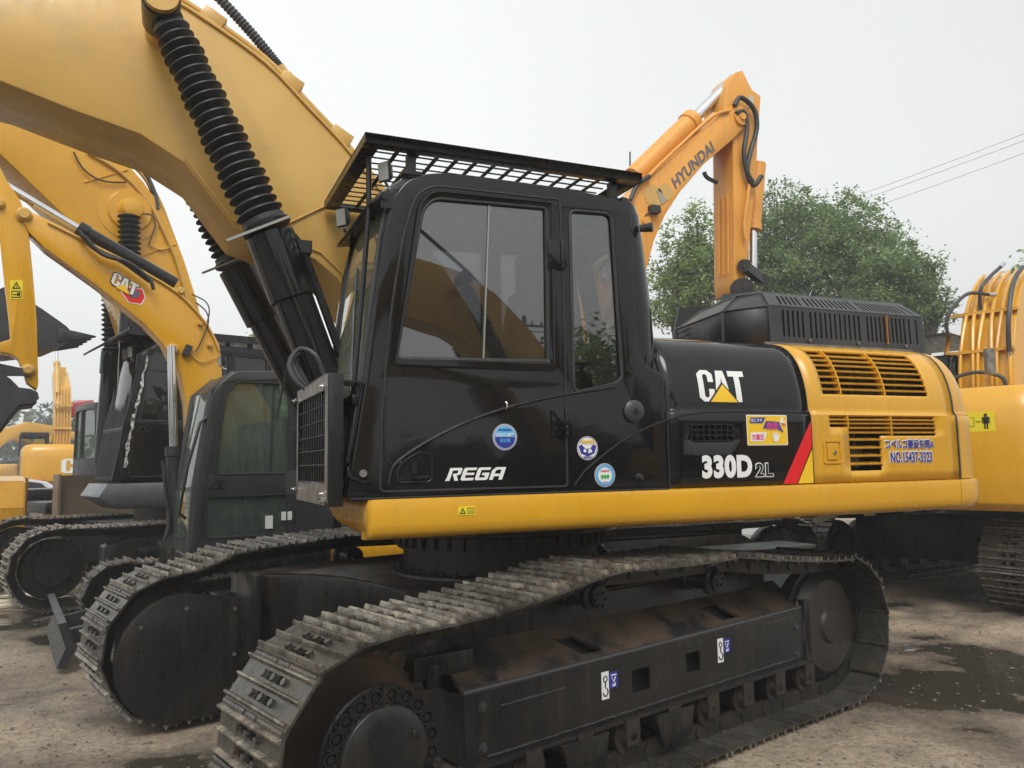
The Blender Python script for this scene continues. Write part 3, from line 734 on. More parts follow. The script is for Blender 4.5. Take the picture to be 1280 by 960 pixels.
# ------------------------------------------------------------------ cab
cab=thing('cab',None,None); cab.parent=ex
CY=3.72; CY2=4.72
out=[(.765,1.532),(.80,1.75),(.85,2.05),(.90,2.45),(.942,2.78),(.985,2.98),(1.06,3.09),(1.19,3.145),(1.45,3.158),(2.0,3.152),(2.36,3.13),(2.36,2.32),(2.42,2.20),(2.535,2.16),(2.535,1.532)]
outr=rnd(out,[.03,0,0,0,0,0,.05,.08,0,0,.10,.02,.05,.03,.02])
winL=rnd([(1.005,2.195),(1.06,2.50),(1.145,2.95),(1.205,3.015),(1.83,3.035),(1.822,2.21)],[.02,.2,.05,.05,.025,.02])
winR=rnd([(1.965,2.075),(1.965,3.035),(2.225,3.045),(2.262,2.13),(2.22,2.10),(1.99,2.05)],[.03,.04,.05,.04,.03,.02])
def side_plate(y,s,name):
    g=curve_geo([outr,winL,winR],.05,.012)
    mb=MB(); add_geo(mb,g,lambda v:V((v.x,y+s*(.025+v.z),v.y))); return build(name,mb,'black',cab,W)
sp=side_plate(CY,1,'cab_side')
g=curve_geo([rnd(out,.03),winL,winR],.04,.01); mb=MB(); add_geo(mb,g,lambda v:V((v.x,CY2-.02+v.z,v.y))); fs=build('cab_side',mb,'satin',cab,W)
# roof, rear, floor strips between the side plates
prof=[(p[0],p[1]) for p in outr]
mb=MB()
roof=[(.90,2.98),(.94,3.03),(1.05,3.11),(1.19,3.155),(1.45,3.165),(2.0,3.16),(2.30,3.145),(2.42,3.10),(2.44,3.03),(2.36,3.06),(1.2,3.07),(1.05,3.0)]
mb.prism(roof,'y',CY+.05,CY2-.03); build('cab_roof',mb,'satin',cab,W,bevel=.01)
# rounded rear corner and rear wall
def plan(dx,r=.17,n=6):
    pts=[(2.30,CY+.004)]
    for k in range(n+1):
        an=R(-90+90*k/n); pts.append((2.30+dx-r+.0+r*math.cos(an)+.0,CY+.004+r+r*math.sin(an)))
    pts+=[(2.30+dx,CY+.26),(2.30+dx-.03,CY+.26),(2.30+dx-.04,CY+.16),(2.30,CY+.05)]
    return pts
rings=[]
for z,dx,r in((2.08,.13,.10),(2.14,.22,.15),(2.28,.255,.17),(2.5,.245,.17),(2.9,.20,.16),(3.06,.17,.14),(3.12,.13,.10),(3.15,.07,.06)):
    rings.append([V((x,y+(.004 if z>3.1 else 0),z)) for x,y in plan(dx,r)])
mb=MB(); mb.loft(rings); rw=build('cab_rear',mb,'black',cab,W)
mb=MB(); mb.loft([[V((2.50,CY+.25,2.0)),V((2.53,CY+.25,2.0)),V((2.53,CY2-.05,2.0)),V((2.50,CY2-.05,2.0))],[V((2.50,CY+.25,2.22)),V((2.53,CY+.25,2.22)),V((2.53,CY2-.05,2.22)),V((2.50,CY2-.05,2.22))]])
mb.box(2.42,2.45,CY+.25,CY2-.05,2.98,3.12); mb.loft([[V((2.50,CY2-.14,2.2)),V((2.53,CY2-.14,2.2)),V((2.53,CY2-.04,2.2)),V((2.50,CY2-.04,2.2))],[V((2.42,CY2-.14,3.05)),V((2.45,CY2-.14,3.05)),V((2.45,CY2-.04,3.05)),V((2.42,CY2-.04,3.05))]])
build('rear_frame',mb,'satin',cab,W)
mb=MB(); mb.add([V((2.515,CY+.24,2.2)),V((2.515,CY2-.1,2.2)),V((2.435,CY2-.1,3.0)),V((2.435,CY+.24,3.0))],[(0,1,2,3)]); build('rear_window',mb,'clearglass',cab,W)
mb=MB(); mb.prism([(ysec(z)+.006,z) for z in [2.0+.02*k for k in range(21)]]+[(4.6,2.44),(4.6,2.0)],'x',2.42,2.56); build('hood_fairing',mb,'black',cab,W)
mb=MB(); mb.box(.82,2.50,CY+.05,CY2-.04,1.535,1.60); mb.box(2.44,2.52,CY+.05,CY2-.04,1.6,2.10); build('cab_floor',mb,'dark',cab,W)
# glass
def pane(name,poly,y,m,grow=.012):
    cx=sum(p[0] for p in poly)/len(poly); cz=sum(p[1] for p in poly)/len(poly)
    q=[(cx+(x-cx)*(1+grow),cz+(z-cz)*(1+grow)) for x,z in poly]
    mb=MB(); mb.prism(q,'y',y,y+.005); return build(name,mb,m,cab,W)
pane('door_window',winL,CY+.022,'glass'); pane('rear_side_window',winR,CY+.015,'glass2')
pane('far_window',winL,CY2-.03,'clearglass'); pane('far_window',winR,CY2-.03,'clearglass')
# sliding pane edge and window seals
mb=MB(); mb.bar((1.462,CY+.018,2.205),(1.505,CY+.018,3.02),.006,.012,up=(0,1,0)); build('sliding_pane_edge',mb,'lampglass',cab,W)
def seal(poly,r,y,m,name,par=cab):
    mb=MB(); mb.rings([V((x,y,z)) for x,z in poly]+[V((poly[0][0],y,poly[0][1]))],r,6,cap=False); return build(name,mb,m,par,W)
seal(winL,.011,CY+.012,'rubber','window_seal'); seal(winR,.010,CY+.004,'rubber','window_seal')
# door: outline groove, bead, handle, hinges
dr=rnd([(.925,1.56),(.935,1.92),(.972,2.38),(1.045,2.82),(1.11,3.02),(1.20,3.075),(1.905,3.085),(1.915,2.4),(1.912,1.56)],[.03,.1,.2,.2,.08,.06,.02,.02,.02])
door=seal(dr,.006,CY-.001,'rubber','door')
mb=MB(); q=rnd([(1.0,2.165),(1.05,2.46),(1.125,2.97),(1.195,3.045),(1.86,3.06),(1.855,2.165)],[.02,.2,.05,.05,.02,.02]); 
mb.rings([V((x,CY-.003,z)) for x,z in q]+[V((q[0][0],CY-.003,q[0][1]))],.009,8,cap=False)
mb.bar((1.0,CY-.006,2.178),(1.86,CY-.006,2.178),.014,.028)
build('window_frame',mb,'black',door,W)
arc=[(.968,1.585),(.975,1.64),(1.01,1.70),(1.15,1.79),(1.35,1.885),(1.55,1.955),(1.72,1.998),(1.905,2.035),(2.08,2.062),(2.22,2.085)]
mb=MB(); mb.tube([V((p.x,CY-.002,p.z)) for p in smooth_pts([(x,0,z) for x,z in arc],5)],.008,8)
mb.tube([V((p.x,CY-.001,p.z)) for p in smooth_pts([(.955,0,2.10),(.945,0,1.80),(.955,0,1.72),(.985,0,1.685),(1.03,0,1.70)],5)],.005,8)
build('door_bead',mb,'satin',door,W)
# recessed grip
gr=rnd([(1.01,1.60),(1.18,1.60),(1.18,1.735),(1.12,1.745),(1.04,1.70),(1.01,1.66)],.03)
mb=MB(); mb.rings([V((x,CY-.002,z)) for x,z in gr]+[V((gr[0][0],CY-.002,gr[0][1]))],.006,8,cap=False)
mb.box(1.075,1.10,CY-.02,CY,1.64,1.70); mb.tube([(1.08,CY-.014,1.622),(1.15,CY-.014,1.622),(1.16,CY-.010,1.628)],.006,6); mb.cyl((1.033,CY-.008,1.622),(1.033,CY,1.622),.010)
build('door_handle',mb,'satin',door,W)
def hinge(x,z0,z1):
    mb=MB(); mb.box(x-.085,x-.012,CY-.012,CY,z0,z1); mb.cyl((x,CY-.010,z0),(x,CY-.010,z1),.012); mb.box(x+.01,x+.028,CY-.008,CY,z0+.02,z1-.02)
    for k in range(4): mb.cyl((x,CY-.010,z0+(z1-z0)*(k+.4)/4),(x,CY-.010,z0+(z1-z0)*(k+.55)/4),.0145)
    h=build('hinge',mb,'black',door,W,bevel=.003); return h
hinge(1.912,2.70,2.86); hinge(1.912,1.815,1.96)
mb=MB(); mb.tube([(1.57,CY-.004,1.955),(1.575,CY-.012,1.965),(1.575,CY-.012,1.985),(1.572,CY-.004,1.993)],.004,8); build('door_catch',mb,'chrome',door,W)
# fuel cap / lock disc
mb=MB(); mb.lathe((2.325,CY,1.952),(0,-1,0),[(0,.062),(.012,.062),(.022,.05),(.026,.02),(.026,.005)],28); fc=build('lock_cap',mb,'cover',cab,W)
mb=MB(); mb.box(2.310,2.340,CY-.030,CY-.024,1.946,1.958); mb.box(2.319,2.331,CY-.031,CY-.024,1.935,1.969); build('key_slot',mb,'dark',fc,W)
mb=MB(); mb.lathe((2.345,CY,1.595),(0,-1,0),[(0,.024),(.01,.022),(.02,.014),(.035,.013),(.036,.004)],14); build('rubber_stop',mb,'rubber',cab,W)
mb=MB(); mb.tube([V((x,CY-.002,1.528)) for x in(.78,1.5,2.53)],.008,6); build('sill_gap',mb,'dark',cab,W)
# front: windscreen between the two pillars
def fx(z): # front edge x of side outline at height z
    P=[(1.532,.765),(1.75,.80),(2.05,.85),(2.45,.90),(2.78,.942),(2.98,.985)]
    for (z0,x0),(z1,x1) in zip(P,P[1:]):
        if z0<=z<=z1: return x0+(x1-x0)*(z-z0)/(z1-z0)
    return P[-1][1]
zz=[2.02,2.2,2.4,2.6,2.8,2.98]
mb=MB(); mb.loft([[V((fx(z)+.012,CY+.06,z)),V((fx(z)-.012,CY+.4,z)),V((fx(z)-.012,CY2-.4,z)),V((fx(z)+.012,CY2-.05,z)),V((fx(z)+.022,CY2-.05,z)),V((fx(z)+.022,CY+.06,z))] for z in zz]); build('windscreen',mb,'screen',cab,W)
zz=[1.68,1.8,1.97]
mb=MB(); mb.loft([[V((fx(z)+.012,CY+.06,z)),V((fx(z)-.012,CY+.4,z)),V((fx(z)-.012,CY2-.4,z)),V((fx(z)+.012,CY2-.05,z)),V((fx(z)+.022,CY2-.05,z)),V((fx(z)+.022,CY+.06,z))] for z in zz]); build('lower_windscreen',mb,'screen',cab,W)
mb=MB()
for y in (CY+.062,CY2-.05):
    mb.loft([[V((fx(z)-.006,y-.03,z)),V((fx(z)-.006,y+.03,z)),V((fx(z)+.06,y+.03,z)),V((fx(z)+.06,y-.03,z))] for z in(1.54,1.8,2.1,2.45,2.8,2.98,3.05)])
mb.box(.775,.85,CY+.03,CY2-.04,1.54,1.68); mb.box(.80,.83,CY+.03,CY2-.04,1.97,2.02)
build('front_pillar',mb,'black',cab,W,bevel=.008)
mb=MB(); 
for y in (CY+.055,): mb.tube([V((fx(z)-.006,y,z)) for z in(1.70,1.9,2.1,2.45,2.8,2.95)],.012,8)
build('windscreen_seal',mb,'rubber',cab,W)
# inside: seat, consoles, blind
mb=MB(); mb.box(1.35,1.85,3.98,4.46,1.95,2.08); mb.loft([[V((x,y,z)) for x,y in((1.80+o,3.98),(1.80+o,4.46),(1.93+o,4.46),(1.93+o,3.98))] for z,o in((2.05,0),(2.5,.06),(2.72,.11))])
mb.box(1.90,2.02,4.10,4.34,2.70,2.92); mb.box(1.40,1.70,3.86,3.96,1.9,2.2); mb.box(1.40,1.70,4.48,4.58,1.9,2.2)
build('driver_seat',mb,'seat',cab,W,bevel=.03)
mb=MB(); mb.box(1.93,2.05,4.08,4.36,2.52,2.70); build('seat_cover',mb,'amberseat',cab,W,bevel=.03)
mb=MB(); mb.tube([(1.40,3.90,2.2),(1.34,3.90,2.35)],.014); mb.tube([(1.40,4.53,2.2),(1.34,4.53,2.35)],.014); mb.box(1.0,1.1,4.50,4.6,2.1,2.45); mb.box(.88,.93,4.35,4.40,1.6,2.1)
build('console',mb,'dark',cab,W)
# wiper on the windscreen
mb=MB(); mb.tube([(.835,3.95,2.05),(.87,4.05,2.45),(.875,4.07,2.5)],.008,6); mb.bar((.84,4.0,2.15),(.905,4.12,2.72),.01,.02); build('wiper',mb,'rubber',cab,W)
mb=MB(); mb.tube([(.80,4.74,2.55),(.66,4.86,2.60)],.010,6); mb.bar((.655,4.86,2.42),(.70,4.86,2.86),.012,.022); mb.bar((.665,4.88,2.35),(.60,4.88,2.0),.008,.014); build('wiper',mb,'rubber',cab,W)
# handrail with mirror behind the cab, seen through both panes
XR=2.72
mb=MB(); mb.tube([onX(700,440,XR),onX(716,412,XR),onX(738,372,XR),onX(744,367,XR),onX(764,367,XR),onX(772,372,XR),onX(775,382,XR),onX(776,480,XR),onX(777,500,XR)],.013,8); hr=build('handrail',mb,'satin',cab,W)
mb=MB(); c=onX(766,436,XR+.02); mb.box(XR,XR+.05,c.y-.045,c.y+.045,c.z-.125,c.z+.11); mb.tube([onX(760,410,XR+.02),onX(760,402,XR+.02),onX(774,404,XR+.01)],.010); build('mirror',mb,'rubber',hr,W,bevel=.015)
# small lamp / aerial stub at the rear corner, front bolt and steps
mb=MB(); mb.cyl((2.42,CY+.02,2.985),(2.47,CY-.03,2.985),.02,.028,n=12); build('corner_lamp',mb,'rubber',cab,W)
mb=MB(); mb.cyl((.845,CY-.012,1.648),(.845,CY+.01,1.648),.018,n=14); build('tie_bolt',mb,'steel',cab,W)
mb=MB(); mb.tube([(.775,CY-.003,1.66),(.79,CY-.004,1.63),(.84,CY-.004,1.607),(.875,CY-.003,1.612)],.006,6); build('tie_bolt_cover',mb,'satin',cab,W)

# --- roof guard (FOPS)
fp=MB(); z0,z1=3.243,3.288
fp.box(.85,2.42,3.70,3.715,z0,z1); fp.box(.85,2.42,3.715,3.775,z0,z0+.008); fp.box(.85,2.42,4.785,4.80,z0,z1); fp.box(.85,2.42,4.725,4.785,z0,z0+.008)
fp.box(.85,.865,3.715,4.785,z0,z1); fp.box(.865,.93,3.775,4.725,z0,z0+.008); fp.box(2.405,2.42,3.715,4.785,z0,z1); fp.box(2.30,2.405,3.775,4.725,z0,z0+.008)
fp.box(.85,2.42,3.70,3.73,z1,z1+.006)
guard=build('roof_guard',fp,'satin',ex,W,bevel=.0015)
mb=MB(); 
n=13
for k in range(1,n): x=.93+(2.30-.93)*k/n; mb.box(x-.011,x+.011,3.775,4.725,z0+.010,z0+.016)
build('guard_flat_bar',mb,'satin',guard,W)
mb=MB()
for k in range(1,12): y=3.775+.95*k/12; mb.tube([(.93,y,z0+.021),(2.30,y,z0+.021)],.0045,6)
build('guard_rod',mb,'satin',guard,W)
mb=MB()
for x,y in((1.10,3.78),(2.27,3.78),(1.10,4.68),(2.27,4.68)): mb.box(x-.022,x+.022,y-.02,y+.02,3.12,z0); mb.box(x-.05,x+.05,y-.03,y+.03,3.13,3.15)
build('guard_post',mb,'satin',guard,W)
# front bars of the guard
mb=MB()
mb.tube([(.905,3.86,3.235),(.905,3.86,2.95),(.87,3.86,2.5),(.80,3.86,1.68),(.79,3.86,1.56)],.014,8)
mb.tube([(.93,CY-.004,2.98),(.90,3.80,2.975),(.90,4.6,2.975)],.009,6); mb.cyl((.95,CY-.016,2.985),(.95,CY+.01,2.985),.018,n=12); mb.box(.93,.99,CY-.006,CY,2.93,3.01)
mb.tube([(.815,3.86,2.08),(.83,CY-.004,2.07)],.011,6); mb.tube([(.80,3.72,2.07),(.72,3.72,2.07)],.014,6)
build('guard_bar',mb,'satin',guard,W)
# front lower guard
gf=MB()
X0,X1=.675,.745
gf.box(X0,X1,3.675,3.735,1.50,2.11); gf.box(X0,X1,4.56,4.62,1.50,2.11); gf.box(X0,X1,3.735,4.56,2.035,2.11); gf.box(X0,X1,3.735,4.56,1.50,1.61)
fg=build('front_guard',gf,'steel',ex,W,bevel=.004)
fg.data.materials[0]=M['satin']
mb=MB(); mb.box(X0-.004,X0-.001,3.735,4.60,2.04,2.105); mb.box(X0-.004,X0-.001,3.68,3.735,1.52,2.105); mb.box(X0-.004,X0-.001,4.565,4.60,1.52,2.105);mb.box(X0-.004,X0-.001,3.735,4.60,1.505,1.60); build('worn_face',mb,'steel',fg,W)
mb=MB(); 
for k in range(12): y=3.77+.76*k/11; mb.box(X0+.010,X0+.022,y-.006,y+.006,1.61,2.035)
build('guard_slat',mb,'satin',fg,W)
mb=MB()
for j in range(5):
    z=1.69+.07*j; mb.tube([(X0+.006,3.735,z),(X0+.006,4.56,z)],.0035,5)
build('guard_wire',mb,'rubber',fg,W)
mb=MB(); mb.box(X0+.03,X0+.04,3.735,4.56,1.61,2.035); build('guard_backing',mb,'dark',fg,W)
mb=MB()
for y,z in((3.70,2.05),(4.59,2.05),(3.70,1.56),(4.59,1.56),(3.735,1.53)): mb.cyl((X0-.022,y,z),(X0,y,z),.014,n=6); mb.cyl((X0-.035,y,z),(X0,y,z),.007,n=8)
build('guard_bolt',mb,'chrome',fg,W)
# work lamps
def work_lamp(p,d,parent,M_=W,s=1,nm='work_lamp'):
    d=V(d).normalized(); sd=d.cross(V((0,0,1))).normalized(); u=sd.cross(d); p=V(p)
    mb=MB(); mb.loft([[p+d*a+sd*x*w+u*y*h for x,y in((-1,-1),(1,-1),(1,1),(-1,1))] for a,w,h in((-.045*s,.03*s,.035*s),(0,.045*s,.062*s),(.012*s,.045*s,.062*s))])
    o=build(nm,mb,'satin',parent,M_,bevel=.004)
    mb=MB(); mb.obox(p+d*.015*s,d*.003*s,sd*.038*s,u*.054*s); build('lens',mb,'lampglass',o,M_)
    mb=MB(); mb.tube([p-u*.062*s,p-u*.09*s-d*.02*s,p-u*.10*s-d*.06*s],.010*s,6); build('bracket',mb,'chrome',o,M_)
work_lamp(onY(481,215,3.80),(-.75,-.55,-.1),ex,W,.8); work_lamp(onY(428,272,4.40),(-.75,-.55,-.1),ex,W,.85)
# paper strips under the skirt
mb=MB(); mb.obox(V((3.9,4.0,1.30)),V((.10,.02,.02)),V((0,.002,0)),V((-.02,0,.018)));mb.obox(V((4.25,3.95,1.32)),V((.05,.0,0)),V((0,.002,0)),V((0,0,.02)));mb.obox(V((4.62,3.95,1.325)),V((.05,.0,0.005)),V((0,.002,0)),V((0,0,.014)))
build('masking_paper',mb,'tape',ex,W)

# ------------------------------------------------------------------ boom
BP=[(-3.2,3.9),(-3.0,4.35),(-1.6,4.62),(-.75,4.62),(-.1,4.47),(.16,4.36),(.50,4.16),(.75,3.93),(1.045,3.64),(1.5,3.10),(1.95,2.45),(2.05,2.0),(1.95,1.75),(1.75,1.68),(1.55,1.78),(1.30,2.25),(1.08,2.62),(.94,2.83),(.80,2.94),(.55,3.02),(.33,3.09),(.06,3.44),(-.18,3.58),(-.50,3.66),(-.9,3.78),(-1.6,3.90),(-2.6,3.82)]
b=MB(); b.prism(BP,'y',4.84,5.50); boom=build('boom',b,'boomyellow',ex,W,bevel=.012)
mb=MB(); 
for y in(4.832,): 
    mb.tube([V((.64,y,3.14)),V((.92,y,3.31))],.006,6)
    mb.tube([V((x,y,z)) for x,z in((.06,3.47),(.33,3.125),(.60,3.06),(.84,2.98),(.97,2.86),(1.11,2.64))],.007,6)
    mb.tube([V((p.x,y,p.z)) for p in smooth_pts([(x,0,z-.035) for x,z in BP[3:10]],4)],.008,6)
build('weld_seam',mb,'boomyellow',boom,W)
mb=MB()
tp=[(x,z) for x,z in BP[2:11]]
mb.tube([V((p.x,4.90,p.z+.03)) for p in smooth_pts([(x,0,z) for x,z in tp],4)],.020,10); mb.tube([V((p.x,5.02,p.z+.05)) for p in smooth_pts([(x+.03,0,z+.02) for x,z in tp[3:]],4)],.024,10)
mb.tube([V((p.x,5.2,p.z+.05)) for p in smooth_pts([(x+.03,0,z+.02) for x,z in tp[3:]],4)],.024,10)
build('boom_pipe',mb,'boomyellow',boom,W)
mb=MB()
for x,z in((.20,4.38),(.66,4.06),(.97,3.76),(-.35,4.60)): mb.obox(V((x,5.0,z)),V((.06,0,-.035)),V((0,.13,0)),V((.02,0,.034)))
build('pipe_clamp',mb,'boomyellow',boom,W,bevel=.004)
mb=MB(); hp=smooth_pts([(-.8,5.0,5.4),(-.2,5.0,4.93),(.12,5.0,4.68),(.40,5.0,4.42),(.60,5.0,4.20)],10)
rad=[.034 if i%2 else .026 for i in range(len(hp)*3)]
hp2=smooth_pts(hp,3); mb.rings(hp2,[.034 if i%2 else .027 for i in range(len(hp2))],10); build('boom_hose',mb,'hose',boom,W)
mb=MB(); mb.tube([(.60,5.0,4.20),(.70,5.0,4.07)],.034,10); mb.tube([(.64,5.0,4.15),(.655,5.0,4.13)],.042,10); mb.tube([(.68,5.0,4.10),(.70,5.0,4.07)],.042,10); build('hose_fitting',mb,'boomyellow',boom,W)
# boom cylinders with rubber gaiters
def boom_cyl(y,base,cuff,tip,r,parent,M_=W):
    base=V(base);cuff=V(cuff);tip=V(tip); d=(cuff-base).normalized()
    mb=MB(); mb.lathe(base,d,[(0,r*.86),((cuff-base).length*.72,r*.86),((cuff-base).length*.725,r*1.04),((cuff-base).length*.995,r*1.06),((cuff-base).length,r*.9)],28)
    o=build('boom_cylinder',mb,'black',parent,M_)
    L=(tip-cuff).length; dd=(tip-cuff).normalized(); n=int(L/.058); prof=[(.0,r*.98),(.07,r*.96)]
    for k in range(n):
        h=.08+(L-.16)*k/n; st=(L-.16)/n; ro=r*(1.06-.045*math.sin(k*1.3)-.24*(k/n)); ri=r*(.74-.18*(k/n)); prof+= [(h,ri),(h+st*.5,ro),(h+st*.62,ro*.985)]
    prof+=[(L-.06,r*.6),(L-.05,r*.7),(L,r*.7)]
    mb=MB(); mb.lathe(cuff+dd*.02,dd,prof,28); build('rubber_gaiter',mb,'rubber',o,M_)
    mb=MB(); q=cuff+dd*.03; mb.lathe(q,dd,[(0,r*1.10),(.02,r*1.12),(.03,r*1.05)],28); build('gaiter_clamp',mb,'satin',o,M_)
    sd=dd.cross(V((0,1,0))).normalized()
    mb=MB(); mb.bar(q-V((0,.0,0))+V((-.22,-r*1.05,-.12)),q+V((.10,-r*1.05,.045)),.010,.014); build('cable_tie',mb,'lampglass',o,M_)
    # feed pipe
    mb=MB(); a=base+d*.15+V((r*1.05,-.01,.03)); e=cuff-d*.1+V((r*1.15,-.01,.03)); mb.tube([a,e,e+d*.08-V((r*.3,0,0))],.024,8); mb.obox(e,V((.045,0,0)),V((0,.04,0)),V((0,0,.035))); build('feed_pipe',mb,'satin',o,M_)
    mb=MB(); mb.cyl(base-V((0,.1,0)),base+V((0,.1,0)),r*.9,n=20); mb.cyl(tip-V((0,.09,0))+dd*.05,tip+V((0,.16,0))+dd*.05,.10,n=24); build('pivot_eye',mb,'satin',o,M_)
    return o
boom_cyl(4.50,(.98,4.50,1.68),(.50,4.50,2.97),(-.06,4.55,4.15),.125,ex)
boom_cyl(5.86,(1.12,5.86,1.75),(.43,5.86,3.10),(-.10,5.86,4.20),.125,ex)
mb=MB(); mb.cyl((-.08,4.42,4.2),(-.08,5.95,4.2),.09,n=20); build('boom_pin',mb,'boomyellow',boom,W)
# hoses by the cylinder feet
mb=MB()
for k in range(5):
    y=4.35+.05*k; mb.tube(smooth_pts([onY(402-k*2,500,y),onY(372+k*4,478-k*3,y),onY(362+k*5,455-k*2,y+.03),onY(375+k*4,436+k*3,y+.05),onY(396+k,446+k*4,y),onY(408,480,y)],6),.013,8)
build('hose_bundle',mb,'hose',ex,W)
mb=MB(); mb.box(.86,1.9,4.86,5.5,1.50,1.9); mb.box(.80,1.0,4.38,5.98,1.50,1.66); build('boom_foot_bracket',mb,'dark',ex,W)
# stick and bucket beyond the top of the boom, curled under its tip
mb=MB(); mb.prism([(-3.3,4.55),(-3.05,4.5),(-2.85,3.9),(-3.0,1.9),(-3.2,1.6),(-3.4,1.9),(-3.6,4.0)],'y',4.98,5.36); st=build('stick',mb,'boomyellow',ex,W,bevel=.01)
mb=MB(); bk=[(-3.2,1.75),(-2.7,1.55),(-2.45,1.1),(-2.6,.5),(-3.1,.15),(-3.5,.35),(-3.7,.6),(-3.3,.75),(-3.15,1.2)]
mb.prism(bk,'y',4.5,4.53); mb.prism(bk,'y',5.75,5.78)
for a,c in zip(bk[:6],bk[1:6]): mb.bar((a[0],5.14,a[1]),(c[0],5.14,c[1]),1.24,.03)
build('bucket',mb,'darksteel',ex,W)
mb=MB(); mb.prism([(2.6,5.6),(5.0,5.6),(5.0,6.5),(2.6,6.5)],'z',1.53,2.1); build('right_side_box',mb,'yellow',ex,W,bevel=.03)
mb=MB(); mb.prism([(1.45,5.7),(2.5,5.7),(2.5,6.5),(1.45,6.5)],'z',1.53,2.2); build('tool_box',mb,'satin',ex,W,bevel=.03)

# ------------------------------------------------------------------ decals on the near side
def cut_z(vs,fs,zs):
    me=D.meshes.new('c'); me.from_pydata([tuple(v) for v in vs],[],fs); bm=bmesh.new(); bm.from_mesh(me)
    for z in zs: bmesh.ops.bisect_plane(bm,geom=bm.verts[:]+bm.edges[:]+bm.faces[:],plane_co=(0,z,0),plane_no=(0,1,0))
    bm.to_mesh(me); bm.free(); v=[x.co.copy() for x in me.vertices]; f=[tuple(p.vertices) for p in me.polygons]; D.meshes.remove(me); return v,f
def decal(name,geo,x0,z0,parent,m,off=.002,shx=0):
    vs,fs=geo; vs=[V((v.x+x0,v.y+z0,v.z)) for v in vs]
    vs,fs=cut_z(vs,fs,[1.96+.03*k for k in range(12)])
    mb=MB(); mb.add([V((v.x,(ysec(v.y) if v.x>2.54 else CY)-off-v.z*.3,v.y)) for v in vs],fs); return build(name,mb,m,parent,W)
GC=[(0,.13),(0,.87),(.11,1),(.29,1),(.40,.88),(.40,.62),(.26,.62),(.26,.81),(.23,.87),(.17,.87),(.14,.82),(.14,.18),(.17,.13),(.23,.13),(.26,.19),(.26,.40),(.40,.40),(.40,.13),(.29,0),(.11,0)]
GA=[(0,0),(.10,1),(.30,1),(.42,0),(.28,0),(.265,.18),(.155,.18),(.14,0)]; GAh=[(.168,.33),(.252,.33),(.21,.80)]
GT=[(0,.82),(0,1),(.42,1),(.42,.82),(.285,.82),(.285,0),(.14,0),(.14,.82)]
def logo_cat(w,h):
    P=[]; sx=w/1.24
    for g,ox in((rnd(GC,.02),0),(GA,.405),(GAh,.405),(GT,.82)): P.append([((x+ox)*sx,y*h) for x,y in g])
    return P
lg=decal('logo',curve_geo(logo_cat(.335,.185),.002),2.785,2.015,hb,'white')
decal('logo_triangle',curve_geo([[(.055,-.004),(.275,-.004),(.165,.118)]],.002),2.785,2.015,lg,'blackv',.004)
decal('logo_triangle',curve_geo([[(.070,-.002),(.262,-.002),(.166,.103)]],.002),2.785,2.015,lg,'gold',.006)
decal('model_number',text_geo('330D',.352,.132,bold=.055,th=.002,spacing=1.08),2.76,1.578,hb,'white')
q=decal('model_number',text_geo('2L',.135,.085,bold=.055,th=.002,spacing=1.1),3.132,1.578,hb,'white')
decal('model_number_inner',text_geo('2L',.123,.073,bold=.018,th=.002,spacing=1.16),3.138,1.584,q,'blackv',.004)
decal('red_stripe',curve_geo([[(3.335,1.535),(3.44,1.535),(3.568,1.755),(3.568,1.905)]],.001),0,0,hb,'red')
decal('yellow_stripe',curve_geo([[(3.448,1.535),(3.568,1.535),(3.568,1.738)]],.001),0,0,hb,'gold')
# danger label
dg=decal('danger_label',curve_geo([rnd(rect(3.085,1.762,3.385,1.940),.008)],.001),0,0,hb,'white')
decal('label_field',curve_geo([rnd(rect(3.090,1.767,3.380,1.935),.006)],.001),0,0,dg,'gold',.003)
decal('label_field',curve_geo([[(3.105,1.892),(3.20,1.892),(3.225,1.925),(3.115,1.925)]],.001),0,0,dg,'navy',.0045)
decal('label_field',curve_geo([[(3.20,1.86),(3.30,1.86),(3.355,1.835),(3.32,1.90),(3.225,1.905)]],.001),0,0,dg,'purple',.0045)
decal('label_field',curve_geo([[(3.11,1.785),(3.205,1.785),(3.23,1.838),(3.11,1.838)]],.001),0,0,dg,'white',.0045)
decal('label_text',text_geo('点にクヤ',.085,.022,bold=.01),3.112,1.897,dg,'white',.006)
decal('label_text',text_geo('危险',.085,.045,bold=.02),3.228,1.852,dg,'pink',.006)
decal('label_text',text_geo('勿靠近',.09,.036,bold=.02),3.116,1.793,dg,'pink',.006)
hd=[(3.275,1.785),(3.30,1.782),(3.315,1.80),(3.325,1.822),(3.318,1.824),(3.308,1.812),(3.305,1.838),(3.299,1.838),(3.297,1.815),(3.290,1.842),(3.284,1.841),(3.286,1.814),(3.274,1.835),(3.268,1.832),(3.274,1.805)]
decal('hand_mark',curve_geo([hd],.001),0,0,dg,'white',.006)
decal('hand_mark',curve_geo([[(3.33,1.905),(3.345,1.93),(3.355,1.925),(3.35,1.905),(3.368,1.905),(3.362,1.893),(3.33,1.893)]],.001),0,0,dg,'white',.006)
decal('hand_mark',curve_geo([rect(3.345,1.880,3.37,1.888)],.001),0,0,dg,'pink',.006)
# stock number in blue with a white edge
for tx,x0,z0,w,h in(('コベルコ建设东观A',4.168,1.733,.43,.060),('NO.15437-3323',4.205,1.645,.37,.068)):
    o=decal('stock_number',text_geo(tx,w+.012,h+.012,bold=.07),x0-.006,z0-.005,hy,'white')
    decal('stock_number_face',text_geo(tx,w,h,bold=.022),x0,z0,o,'navy',.005)
